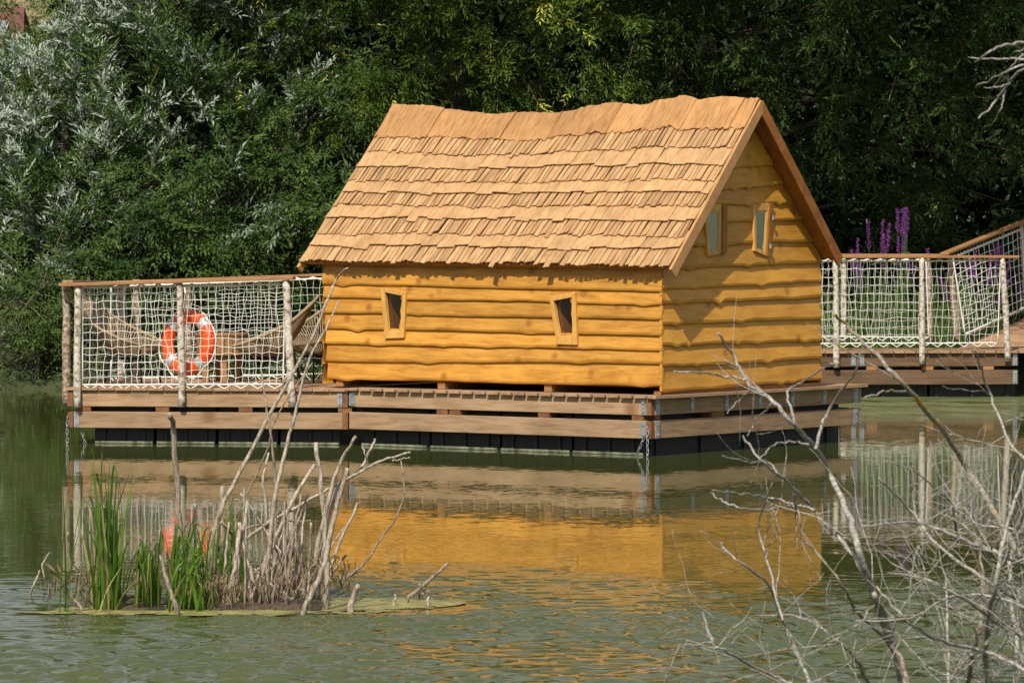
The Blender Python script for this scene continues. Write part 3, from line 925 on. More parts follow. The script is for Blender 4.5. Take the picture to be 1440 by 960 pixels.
wr = thing('rope_net_railing', 'railing on the water side of the walkway beside the cabin gable', 'railing', (0, 0, KZ), KF, 'railings of the walkway')
for (pt, pb, r) in (((1175, 365), (1176, 517), .042), ((1296, 362), (1297, 512), .040), ((1410, 362), (1418, 508), .042)):
    m = MB(); log_post(m, kpx(*pb, -.06), kpx(*pt, -.06), r, r * .85); m.build('post', M['birch'], wr, True)
m = MB(); m.rnd = .5; m.bar(kpx(1090, 361, -.03), kpx(1432, 361, -.03), .14, .034, (0, 1, 0)); m.build('handrail', M['rail'], wr, False, .005)
net(wr, sag(quad(kpx(1100, 483, 0), kpx(1403, 482, 0), kpx(1407, 366, 0), kpx(1100, 368, 0)), .03), 38, 10, r=.0027, low_lace=.05)
wb = thing('rope_net_railing', 'railing on the bank side of the walkway in front of the reeds', 'railing', (0, KD, KZ), KF, 'railings of the walkway')
for (pt, pb, r, mt) in (((1186, 362), (1186, 480), .042, 'birch'), ((1304, 361), (1309, 480), .04, 'birch_brown'), ((1335, 362), (1346, 478), .045, 'birch_brown')):
    m = MB(); log_post(m, kpx(*pb, KD), kpx(*pt, KD), r, r * .9); m.build('post', M[mt], wb, True)
m = MB(); m.rnd = .7; m.bar(kpx(1090, 358.5, KD), kpx(1330, 358.5, KD), .12, .03, (0, 1, 0)); m.build('handrail', M['rail'], wb, False, .005)
net(wb, sag(quad(kpx(1100, 473, KD - .05), kpx(1306, 474, KD - .05), kpx(1302, 366, KD - .05), kpx(1100, 367, KD - .05)), -.03), 22, 9, r=.002, low_lace=.05)

# sloping gangway
gA = at(1348, 476, KY + 1.3); gA.z = KZ + .005
gB = at(1440, 445, KY + 5.2); gB.z = .93
gd = (gB - gA); gl3 = gd.length; gdir = gd.normalized(); gperp = Vector((gdir.y, -gdir.x, 0)).normalized()
gang = thing('gangway', 'sloping timber gangway climbing from the walkway to the bank', 'gangway', tuple(gA), WF)
m = MB(); t = 0.
while t < gl3 * 1.55:
    m.rnd = random.random(); p = gA + gdir * t; q = p + gdir * .135
    dz = Vector((0, 0, -.03))
    m.hexa([p + dz, p + gperp * 1.3 + dz, q + gperp * 1.3 + dz, q + dz, p, p + gperp * 1.3, q + gperp * 1.3, q]); t += .15
m.build('deck_boards', M['deck'], gang)
for k in (.06, 1.2):
    m = MB(); p = gA + gperp * k - Vector((0, 0, .13)); m.bar(p, p + gdir * gl3 * 1.55, .05, .18); m.build('stringer', M['beam'], gang)
gr = thing('rope_net_railing', 'sloping railing of the gangway rising in front of the purple flowers', 'railing', tuple(gA), WF, 'railings of the walkway')
h0, h1 = at(1328, 357, KY + 1.2), at(1446, 309, KY + 5.3)
m = MB(); m.rnd = .4; m.bar(h0, h0 + (h1 - h0) * 1.5, .12, .034); m.build('handrail', M['rail'], gr, False, .005)
m = MB(); log_post(m, at(1444, 452, KY + 5.2), at(1437, 316, KY + 5.2), .045, .04); m.build('post', M['birch'], gr, True)
pz = h0 + (h1 - h0) * 1.48
m = MB(); log_post(m, (pz.x, pz.y, .9), (pz.x, pz.y, pz.z), .045, .04); m.build('post', M['birch'], gr, True)
net(gr, quad(at(1357, 470, KY + 1.45), at(1442, 432, KY + 5.1), at(1437, 322, KY + 5.1), at(1340, 362, KY + 1.4)), 14, 9, r=.0046, border=.014, low_lace=.03)


# ------------------------------------------------------------------ foliage
def leaf_object(name, material, parent, P_, D_, ll, lw, tint, silver, rng, base=(0, 0, 0), fold=.25, curl=.15, nrm=None):
    """many leaf blades: base points P_, directions D_ (unit), lengths ll, widths lw"""
    n = len(P_)
    up = rng.normal(0, .55, (n, 3)); up[:, 2] += 1.0; up[:, 1] -= .45
    if nrm is not None: up = up * .6 + nrm
    W = np.cross(D_, up); W /= np.linalg.norm(W, axis=1, keepdims=True) + 1e-9
    Nn = np.cross(W, D_)
    ll = ll[:, None]; lw = lw[:, None]
    v = np.empty((n, 4, 3), np.float32)
    v[:, 0] = P_
    v[:, 1] = P_ + D_ * ll * .45 + W * lw * .5 + Nn * lw * fold
    v[:, 2] = P_ + D_ * ll - Nn * ll * curl
    v[:, 3] = P_ + D_ * ll * .45 - W * lw * .5 + Nn * lw * fold
    v = v.reshape(-1, 3) - np.array(base, np.float32)
    me = bpy.data.meshes.new(name)
    me.vertices.add(n * 4); me.vertices.foreach_set('co', v.ravel())
    me.loops.add(n * 6); me.polygons.add(n * 2)
    i0 = np.arange(n) * 4
    me.loops.foreach_set('vertex_index', np.stack([i0, i0 + 1, i0 + 2, i0, i0 + 2, i0 + 3], 1).ravel().astype(np.int32))
    me.polygons.foreach_set('loop_start', (np.arange(n * 2) * 3).astype(np.int32))
    me.polygons.foreach_set('loop_total', np.full(n * 2, 3, np.int32))
    for nm, val in (('rnd', tint), ('silver', silver)):
        at_ = me.attributes.new(nm, 'FLOAT', 'POINT'); at_.data.foreach_set('value', np.repeat(np.clip(val, 0, 1), 4).astype(np.float32))
    me.materials.append(material); me.update(calc_edges=True)
    o = bpy.data.objects.new(name, me); COL.objects.link(o)
    if parent: o.parent = parent
    BASE[o.name] = Vector(base)
    return o


def unit(v): return v / (np.linalg.norm(v, axis=-1, keepdims=True) + 1e-9)


def vnoise(p, s, seed):
    ph = seed * 1.37
    return (np.sin(p[:, 0] * s + ph) * np.sin(p[:, 2] * s * 1.13 + ph * 2.1) + np.sin(p[:, 1] * s * .9 + ph * .7) * np.sin((p[:, 0] + p[:, 2]) * s * 1.7 + ph)) * .5


def sprays(lumps, rng, per_m2=22, ntw=8, twl=(.22, .42), spl=(.4, .8), nl=9, leaf=(.085, .026), droop=.35, tint_fn=None, silver_fn=None, gap=-.15, seed=1., backkeep=.35, twigsilver=False, twp=.9, lift=0.):
    """lumps (x,y,z,r,scale): returns leaf arrays"""
    Ps, Ds, LL, LW, TI, SI, stems = [], [], [], [], [], [], []
    for (x, y, z, r, sc) in lumps:
        n = max(6, int(per_m2 * r * r * 4 / sc ** 2))
        d = unit(rng.normal(0, 1, (n * 2, 3)))
        keep = (d[:, 1] < .25) | (rng.random(n * 2) < backkeep)
        d = d[keep][:n]
        rr = r * (.55 + .5 * np.sqrt(rng.random(len(d)))) * (1 + .25 * vnoise(d * 3, 1.7, seed + x))
        p = np.array([x, y, z]) + d * rr[:, None] * np.array([1., .85, .9])
        g = vnoise(p, 3.1, seed) > gap
        p, d = p[g], d[g]
        m = len(p)
        if not m: continue
        sd = unit(d * .8 + rng.normal(0, .55, (m, 3)) + np.array([0, -.3, .1 + lift]))
        sl = rng.uniform(*spl, m) * sc
        tint = rng.normal(.45, .2, m) if tint_fn is None else tint_fn(p, rng)
        sil = np.zeros(m) if silver_fn is None else silver_fn(p, rng)
        stems.append((p - sd * .2, p + sd * sl[:, None] * .9 + np.array([0, 0, -droop * .3])))
        for k in range(ntw):
            t = (k + .5) / ntw
            tp = p + sd * (sl * t)[:, None]; tp[:, 2] -= droop * (t ** 2) * sl * .6
            side = unit(np.cross(sd, rng.normal(0, .5, (m, 3)) + np.array([0, -.4, 1.])) ) * (1 if k % 2 else -1)
            td = unit(sd * .7 + side * .8 + rng.normal(0, .22, (m, 3)) + np.array([0, 0, -droop * .5 + lift * .6]))
            tl = rng.uniform(*twl, m) * sc * (1.1 - .4 * t)
            tt = tint + rng.normal(0, .12, m)
            ts = np.where(rng.random(m) < (.72 if twigsilver else twp), sil, 0) + ((rng.random(m) < .06) * .8 if twigsilver else 0)
            tup = rng.normal(0, .5, (m, 3)) + np.array([0, -.5, 1.])
            for j in range(nl):
                u = (j + .6) / nl
                lp = tp + td * (tl * u)[:, None]; lp[:, 2] -= droop * u * u * tl * .5
                ls = unit(np.cross(td, tup)) * (1 if j % 2 else -1)
                f = 1. if j == nl - 1 else .45
                ld = unit(td * (.45 + f * .6) + ls * (1.05 - f * .7) + rng.normal(0, .18, (m, 3)) + np.array([0, 0, -.12 + lift * .6]))
                Ps.append(lp); Ds.append(ld)
                LL.append(leaf[0] * sc * rng.uniform(.7, 1.25, m)); LW.append(leaf[1] * sc * rng.uniform(.8, 1.2, m))
                TI.append(tt + rng.normal(0, .10, m)); SI.append(ts)
    if not Ps: return None
    return [np.concatenate(q) for q in (Ps, Ds, LL, LW, TI, SI)] + [stems]


def lump(px, py, Y, r, sc=1.):
    p = at(px, py, Y); return (p.x, p.y, p.z, r, sc)


def tree(name, label, cat, lumps, leafm, base, trunk, limbm='trunk', group=None, trunk_r=.2, stem_frac=.25, barkm='trunk', nlimb=None, **kw):
    rng = np.random.default_rng(int(abs(base[0]) * 100 + base[1] * 7) % 100000)
    t = thing(name, label, cat, base, WF, group)
    b = Vector(base)
    m = MB()
    tp = [Vector(q) for q in trunk]
    pts = spline([tuple(q) for q in tp], 6)
    m.tube(pts, [lerp(trunk_r, trunk_r * .12, k / (len(pts) - 1)) for k in range(len(pts))], 10, True, .05)
    m.build('trunk', M[barkm], t, True)
    m = MB()
    for (x, y, z, r, sc) in lumps:
        c = Vector((x, y, z))
        k = min(range(len(pts)), key=lambda i: (Vector(pts[i]) - c).length + max(0, pts[i][2] - z) * .8)
        s = Vector(pts[k]); mid = s.lerp(c, .55) + Vector((random.uniform(-.4, .4), random.uniform(.5, 1.1), random.uniform(.1, .8)))
        q = spline([tuple(s), tuple(mid), tuple(c)], 5); m.tube(q, [lerp(.030, .008, i / (len(q) - 1)) for i in range(len(q))], 6, True, .08)
    m.build('limbs', M['trunk'], t, True); m = MB()
    res = sprays(lumps, rng, **kw)
    *arr, stems = res
    for (A_, B_) in stems:
        for i in range(len(A_)):
            if random.random() < stem_frac:
                a_, b_ = Vector(A_[i]), Vector(B_[i]); md = a_.lerp(b_, .5) + Vector((0, 0, .05))
                m.tube([a_, md, b_], [.009, .006, .003], 4, False)
    m.build('twigs', M[limbm], t, True)['kind'] = 'stuff'
    leaf_object('crown', leafm, t, *arr[:2], arr[2], arr[3], arr[4], arr[5], rng, base=base)
    print(name, len(arr[0]))
    return t


TY = 63.0
def cols(pxs, pys, Y, r, sc, jitter=25):
    out = []
    for py in pys:
        for px in pxs:
            out.append(lump(px + random.uniform(-jitter, jitter), py + random.uniform(-jitter, jitter), Y + random.uniform(-.6, .6), r * random.uniform(.85, 1.15), sc))
    return out


# silver willow
def sil_willow(p, rng):
    # the wind turns whole sprays over: patches of pale undersides, fewer low down and towards the cabin
    px = p[:, 0] * F / p[:, 1] + 720; py = HY - (p[:, 2] - H) * F / p[:, 1]
    q = .68 - .0012 * (px - 120) - .0012 * (py - 40) + .5 * vnoise(p, 2.2, 4.4)
    return (rng.random(len(p)) < np.clip(q, .015, .8)).astype(float)


lum = [lump(60, 150, TY, .85), lump(150, 70, TY + .3, .9), lump(255, 60, TY + .4, 1.0), lump(225, 165, TY - .2, 1.0), lump(110, 245, TY - .3, .95), lump(330, 130, TY + .2, .9),
       lump(50, 330, TY - .4, .9), lump(160, 320, TY - .3, .95), lump(15, 230, TY, .85), lump(280, 250, TY - .2, .95), lump(360, 60, TY + .6, .8), lump(100, 380, TY - .4, .85), lump(360, 210, TY, .8), lump(-40, 330, TY, .9), lump(-50, 200, TY + .2, .9), lump(-30, 450, TY, .9)]
lum += [lump(240, -40, TY + .3, .9), lump(330, -40, TY + .5, .9), lump(240, -190, TY + .3, 1.1, 1.6), lump(190, -160, TY + .5, 1.1, 1.6), lump(300, -200, TY + .6, 1.1, 1.6), lump(-120, 250, TY, 1.1, 1.2), lump(-110, 400, TY, 1.1, 1.2)]
tb_ = at(190, 548, TY + .8)
tree('willow_tree', 'silvery willow tree with wind-turned pale leaves on the bank behind the terrace', 'tree', lum, M['willow'], (tb_.x, tb_.y, .3),
     [(tb_.x, tb_.y, .2), (tb_.x + .1, tb_.y, 2), (tb_.x + .5, tb_.y + .1, 4.2), (tb_.x + .7, tb_.y + .1, 6.4)], 'limb', None, .16, .12,
     per_m2=20, nl=9, ntw=8, leaf=(.112, .030), droop=.1, silver_fn=sil_willow, seed=2., lift=.75, twigsilver=True, tint_fn=lambda p, r: r.normal(.5, .28, len(p)))

# darker bush in front of it
def sil_bush(p, rng): return (rng.random(len(p)) < np.clip(.06 + .12 * vnoise(p, 2., 1.), 0, .3)).astype(float) * .7


lum = cols((250, 340, 430, 520), (300, 395, 480), TY - 1.1, .72, 1.) + [lump(130, 440, TY - 1.2, .7), lump(180, 390, TY - 1.1, .7), lump(440, 215, TY - .6, .7), lump(500, 225, TY - .6, .65), lump(600, 330, TY - .8, .9, 1.6), lump(690, 380, TY - .8, .9, 1.6), lump(170, 500, TY - 1.1, .6), lump(400, 520, TY - 1.2, .5), lump(300, 520, TY - 1.2, .5), lump(520, 150, TY - .2, .6)]
tb_ = at(360, 548, TY - .8)
tree('willow_bush', 'dense dark green bush hanging to the water behind the terrace netting', 'bush', lum, M['bushleaf'], (tb_.x, tb_.y, .2),
     [(tb_.x, tb_.y, .1), (tb_.x + .1, tb_.y, 1.6), (tb_.x + .3, tb_.y, 3.2)], 'trunk', None, .10, .12,
     per_m2=23, nl=9, ntw=8, leaf=(.100, .032), droop=.4, silver_fn=sil_bush, seed=5., gap=-.08, tint_fn=lambda p, r: r.normal(.5, .3, len(p)))

# shrub at the waterline, yellowish upright shoots
lum = [lump(20, 410, TY - 1.6, .5), lump(70, 430, TY - 1.5, .5), lump(15, 490, TY - 1.7, .45), lump(65, 500, TY - 1.7, .45), lump(105, 490, TY - 1.6, .4), lump(-40, 450, TY - 1.6, .55), lump(40, 530, TY - 1.7, .35), lump(100, 535, TY - 1.7, .3)]
tb_ = at(50, 549, TY - 1.8)
tree('waterside_shrub', 'yellowish green shrub at the waterline beyond the end of the terrace', 'shrub', lum, M['bushleaf'], (tb_.x, tb_.y, .05),
     [(tb_.x, tb_.y, 0), (tb_.x + .05, tb_.y, .5), (tb_.x, tb_.y, 1.2)], 'stick_dark', None, .04, .5,
     per_m2=40, nl=8, ntw=7, leaf=(.07, .018), droop=-.1, tint_fn=lambda p, r: r.normal(.85, .2, len(p)), seed=9.)

# feathery tree in the corner, behind the willow
lum = [lump(75, 20, TY + 4, .75), lump(110, 70, TY + 4, .6), lump(30, 85, TY + 4, .5), lump(70, 90, TY + 3.6, .6), lump(130, -20, TY + 4, .9), lump(60, -90, TY + 4.5, .9, 2.), lump(5, 120, TY + 3.5, .5), lump(150, 30, TY + 4, .7)]
tb_ = at(100, 548, TY + 4)
tree('robinia_tree', 'bright green feathery tree behind the silver willow', 'tree', lum, M['robinia'], (tb_.x, tb_.y, .9),
     [(tb_.x, tb_.y, .8), (tb_.x - .1, tb_.y, 3), (tb_.x, tb_.y, 6)], 'trunk', None, .13, .1,
     per_m2=24, nl=11, ntw=7, leaf=(.055, .022), droop=.3, seed=12.)


# ash trees with pale seed bunches
def seeds(p, rng): return (rng.random(len(p)) < .5).astype(float)


lum = cols((420, 520, 620, 720, 820), (15, 95), TY + .4, .78, 1.) + cols((470, 560, 660, 760, 860), (150, 190), TY + 1.2, .6, 1.)
lum += cols((420, 540, 660, 790), (-60,), TY + .2, .8, 1.) + cols((400, 560, 720, 860), (-150,), TY + .3, 1., 1.25) + cols((400, 560, 720, 860), (-245,), TY, 1.1, 1.4) + cols((400, 560, 720, 860), (-460, -540), TY - 1.6, 1.25, 2.6)  # last and highest lumps, out of view, set forward to shade leaves below
tb_ = at(640, 548, TY + 2.2)
tree('ash_tree', 'green ash tree with pale seed bunches, directly behind the cabin roof', 'tree', lum, M['ash'], (tb_.x, tb_.y, .6),
     [(tb_.x, tb_.y, .5), (tb_.x + .1, tb_.y, 3), (tb_.x, tb_.y - .2, 6), (tb_.x + .2, tb_.y, 9)], 'limb', 'ash trees along the bank', .2, .22,
     per_m2=15, nl=11, ntw=8, leaf=(.098, .025), droop=.55, silver_fn=seeds, twp=.07, seed=15., gap=-.06, tint_fn=lambda p, r: r.normal(.5, .3, len(p)))

lum = cols((920, 1020, 1120, 1220, 1330, 1430), (10, 95), TY + .3, .78, 1.) + cols((1100, 1200, 1290), (170, 235), TY + 1.9, .7, 1.) + cols((930, 1040), (150,), TY + 1.2, .55, 1.) + cols((1180, 1260, 1340, 1420), (290,), TY + 3.2, .7, 1.3)
lum += [lump(1405, 165, TY + .6, .5), lump(1418, 225, TY - .3, .34), lump(1445, 215, TY - .3, .36), lump(1370, 150, TY + .9, .5)]
lum += cols((900, 1010, 1120, 1230, 1340, 1450), (-65,), TY - .1, .8, 1.) + cols((920, 1040, 1160, 1280, 1400), (-150,), TY, 1., 1.25) + cols((950, 1080, 1210, 1340, 1460), (-245,), TY - .4, 1.1, 1.4) + cols((950, 1080), (-460, -540), TY - 2.2, 1.25, 2.6) + cols((1200, 1310, 1420, 1530, 1640), (-470, -560), TY - 4., 1.35, 2.6)  # topmost lumps, out of view, pulled forward to shade the tree below
tb_ = at(1003, 548, TY + 2.6)
tree('ash_tree', 'dark shaded ash tree with a black trunk showing above the gable peak', 'tree', lum, M['ash_shaded'], (tb_.x, tb_.y, .6),
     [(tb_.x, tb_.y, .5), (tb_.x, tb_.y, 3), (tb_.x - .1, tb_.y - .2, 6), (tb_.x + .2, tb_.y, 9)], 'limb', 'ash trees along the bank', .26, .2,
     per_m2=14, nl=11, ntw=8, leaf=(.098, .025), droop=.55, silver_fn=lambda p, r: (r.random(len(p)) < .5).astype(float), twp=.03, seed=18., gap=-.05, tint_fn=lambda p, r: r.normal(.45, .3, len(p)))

# the wood behind, one mass
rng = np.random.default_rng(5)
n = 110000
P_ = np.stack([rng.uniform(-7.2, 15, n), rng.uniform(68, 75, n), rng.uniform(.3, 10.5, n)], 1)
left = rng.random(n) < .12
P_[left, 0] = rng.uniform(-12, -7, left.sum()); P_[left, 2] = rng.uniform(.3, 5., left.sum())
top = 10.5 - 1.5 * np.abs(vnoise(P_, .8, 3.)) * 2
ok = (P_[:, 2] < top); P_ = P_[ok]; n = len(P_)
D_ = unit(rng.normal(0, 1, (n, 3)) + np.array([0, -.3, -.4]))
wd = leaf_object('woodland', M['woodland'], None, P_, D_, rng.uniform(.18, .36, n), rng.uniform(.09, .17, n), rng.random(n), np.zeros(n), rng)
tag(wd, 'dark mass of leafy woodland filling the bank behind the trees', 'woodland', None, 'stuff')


# ------------------------------------------------------------------ reeds, flowers
def blades(name, material, parent, base, spec, rng):
    """spec: list of (root Vector, height, lean dir (x,y), lean amount, width, tip droop, tint, dry)"""
    mb = MB(); tint = []; dry = []
    for (r, h_, ld, la, w, dr, ti, dy) in spec:
        n = 9; L, R_, C = [], [], []
        az = math.atan2(ld[1], ld[0]) + math.pi / 2 + random.uniform(-.9, .9)
        sx, sy = math.cos(az), math.sin(az)
        for k in range(n + 1):
            t = k / n
            x = r.x + ld[0] * la * t ** 1.8; y = r.y + ld[1] * la * t ** 1.8
            z = r.z + h_ * (t - dr * max(0, t - .55) ** 2 * 3.2)
            ww = w * (.55 + .45 * min(1, t * 4)) * (1 - max(0, t - .45) / .55 * .93)
            L.append((x - sx * ww / 2, y - sy * ww / 2, z)); R_.append((x + sx * ww / 2, y + sy * ww / 2, z)); C.append((x + sy * ww * .25, y - sx * ww * .25, z))
        mb.rnd = ti; c0 = len(mb.v); mb.grid([L, C, R_]); dry += [dy] * (len(mb.v) - c0)
    o = mb.build(name, material, parent, True, base=base)
    a = o.data.attributes.new('silver', 'FLOAT', 'POINT'); a.data.foreach_set('value', dry)
    return o


IY = H * F / (857 - HY)
def isl(px, py): return at(px, py, IY)
def ground_at(px, py):
    Y = H * F / (py - HY); return Vector(((px - 720) * Y / F, Y, 0))


def reed_clump(label, specs, name='reed_clump'):
    c = specs[0][0]
    sp = []
    for (px, py, tipx, tipy, w, dr) in [s[0:6] for s in specs]:
        r = ground_at(px, py); tip = at(tipx, tipy, r.y)
        dx = tip.x - r.x; h_ = tip.z / max(.64, 1 - dr * .45 ** 2 * 3.2)
        r.z = -.05
        sp.append((r, h_ + .05, (1 if dx >= 0 else -1, random.uniform(-.4, .4)), abs(dx), w, dr, random.random(), 1. if random.random() < .12 else 0.))
    b = ground_at(specs[0][0], specs[0][1])
    o = blades(name, M['reed'], None, (b.x, b.y, 0), sp, RNG); o.location = (b.x, b.y, 0)
    return tag(o, label, 'reeds', 'reed clumps on the islet', 'thing')


sp = [(140, 855, 130, 625, .034, .0), (145, 857, 127, 640, .030, .1), (150, 855, 172, 640, .038, 1.15), (155, 853, 176, 655, .036, 1.25), (148, 857, 104, 690, .03, .9), (160, 850, 168, 690, .03, .1),
      (165, 855, 185, 735, .03, .0), (135, 852, 112, 745, .028, .1), (152, 858, 140, 690, .032, .0), (142, 850, 150, 700, .034, .0), (158, 856, 172, 715, .03, .0), (130, 855, 100, 700, .026, .0), (150, 850, 155, 640, .034, .2),
      (146, 854, 133, 660, .03, .0), (162, 858, 180, 760, .028, .2), (138, 858, 120, 780, .026, .3), (155, 852, 146, 650, .032, .1), (168, 852, 200, 770, .026, .3), (84, 862, 96, 680, .026, .0)]
sp = sp + [(s[0] + random.uniform(-14, 16), s[1] + random.uniform(-5, 4), s[2] + random.uniform(-34, 38), s[3] + random.uniform(0, 110), s[4] * .75, random.choice((0, .1, .4, 1.1))) for s in sp * 3]
reed_clump('tallest clump of green reeds at the end of the islet, two blades bent over', sp)
sp = [(random.uniform(188, 225), random.uniform(842, 856), random.uniform(180, 235), random.uniform(735, 810), random.uniform(.022, .032), random.choice((0, .2, .5, 1.1))) for _ in range(60)]
reed_clump('low thick clump of green reeds just beside the tallest reeds', sp)
sp = [(random.uniform(235, 300), random.uniform(845, 862), random.uniform(225, 310), random.uniform(725, 830), random.uniform(.02, .03), random.choice((0, .2, .6, 1.2))) for _ in range(95)]
reed_clump('tangled green reeds around the grey sticks at the middle of the islet', sp)
sp = [(random.uniform(300, 352), random.uniform(838, 850), random.uniform(300, 352), random.uniform(680, 770), random.uniform(.012, .018), 0.) for _ in range(60)]
reed_clump('thin upright green rushes behind the tangle of bleached sticks', sp)

# reeds on the bank behind the walkway
sp = []
for _ in range(1300):
    px = random.uniform(1120, 1520); Y = random.uniform(60.6, 62.6); r = at(px, 480, Y); r.z = .15
    if (r - gA).dot(gperp) > -.08: continue
    h_ = random.uniform(.8, 1.6); sp.append((r, h_, (random.choice((-1, 1)), random.uniform(-1, 0)), random.uniform(.05, .5), random.uniform(.016, .03), random.choice((0, .1, .4)), random.random(), 1. if random.random() < .12 else 0.))
o = blades('bank_reeds', M['reedfar'], None, (4, 61, 0), sp, RNG); o.location = (4, 61, 0)
tag(o, 'bed of pale green reeds on the bank behind the walkway netting', 'reeds', None, 'stuff')


def loosestrife(px, py, Y, n, label):
    tip = at(px, py, Y); base = (tip.x, tip.y, .3)
    t = thing('loosestrife_plant', label, 'flowers', base, WF, 'purple loosestrife behind the walkway')
    stem, LP, LD = MB(), [], []; PP, PD = [], []
    for k in range(n):
        x = tip.x + random.gauss(0, .16) * (k > 0); y = tip.y + random.uniform(-.2, .2); zt = tip.z - abs(random.gauss(0, .28)) * (k > 0)
        lean = random.uniform(-.12, .16) if k else .03
        b0 = Vector((tip.x + (x - tip.x) * .4, y, .25)); p1 = Vector((x, y, zt)); mid = b0.lerp(p1, .5) + Vector((random.uniform(-.04, .04), 0, 0))
        q = [Vector(v) for v in spline([tuple(b0), tuple(mid), tuple(p1 + Vector((lean, 0, 0)))], 6)]
        stem.tube(q, [lerp(.007, .003, i / (len(q) - 1)) for i in range(len(q))], 5)
        d = (q[-1] - q[-3]).normalized(); ln = random.uniform(.28, .5)
        for i in range(150):
            u = i / 150; an = random.uniform(0, 6.28); rr = .021 * (1.1 - u * .8)
            p = q[-1] - d * ln * (1 - u); o_ = Vector((math.cos(an), math.sin(an), random.uniform(.1, .6)))
            PP.append(p + o_ * rr * .3); PD.append(o_.normalized())
        rng = np.random.default_rng(int(px) + k); P2, D2 = np.array(PP), np.array(PD); kk = len(P2); PP, PD = [], []
        leaf_object('flower_spike', M['petal'], t, P2, D2, rng.uniform(.020, .034, kk), rng.uniform(.011, .018, kk), rng.random(kk), np.zeros(kk), rng, base=base)
        for i in range(26):
            u = random.uniform(.15, .72); k_ = u * (len(q) - 1); p = q[int(k_)].lerp(q[min(int(k_) + 1, len(q) - 1)], k_ - int(k_)); an = random.uniform(0, 6.28)
            LP.append(p); LD.append(Vector((math.cos(an), math.sin(an), .35)).normalized())
    stem.build('stem', M['reedfar'], t, True)
    rng = np.random.default_rng(int(px))
    P2, D2 = np.array(LP), np.array(LD); k = len(P2)
    leaf_object('leaves', M['reedfar'], t, P2, D2, rng.uniform(.07, .13, k), rng.uniform(.014, .022, k), rng.random(k) * .6, np.zeros(k), rng, base=base)


for (px, py, n, lab) in [(1269, 292, 7, 'tallest purple loosestrife, rising well above the walkway handrail'), (1238, 309, 5, 'purple loosestrife clump beside the tallest one, on its cabin side'), (1204, 335, 4, 'small purple loosestrife close to the cabin gable'),
                         (1303, 350, 4, 'purple loosestrife just topping the handrail between two birch posts'), (1370, 352, 6, 'purple loosestrife seen through the gangway net, nearer the walkway'), (1399, 343, 6, 'purple loosestrife behind the gangway net, halfway up the slope'), (1436, 378, 4, 'purple loosestrife beside the end post of the gangway')]:
    loosestrife(px, py, 64.3 if px > 1420 else random.uniform(61.0, 62.2), n, lab)

# ------------------------------------------------------------------ islet with dead sticks
def stick(zp, r, Y=None, mt='stick', z0=None, name='dead_stick', seg=4):
    """polyline in crop coordinates of the photograph -> a knobbly tapering stick"""
    px = [(20 + x / 2.182, 560 + y / 2.182) for x, y in zp]
    b = Y or H * F / (max(838, min(px[0][1] + 4, 866)) - HY)
    n = len(px); pts = [at(x, y, b + random.uniform(-.03, .03) + .15 * random.uniform(-1, 1) * i / n) for i, (x, y) in enumerate(px)]
    pts = spline([tuple(p) for p in pts], 5)
    m = MB(); k = len(pts); sd = random.random() * 50
    pts = [Vector(p) + Vector((.010 * n1(i * .9 + sd, 1), 0, .010 * n1(i * .9 + sd, 2))) for i, p in enumerate(pts)]
    if px[0][1] > 835: pts[0].z = -.08
    rs = [.68 * lerp(r[0], r[1], i / (k - 1)) * (1 + .22 * n1(i * 1.3 + sd, 3)) for i in range(k)]
    m.tube(pts, rs, 7, True, .10)
    base = pts[0]; o = m.build(name, M[mt], None, True, base=base); o.location = base
    return o


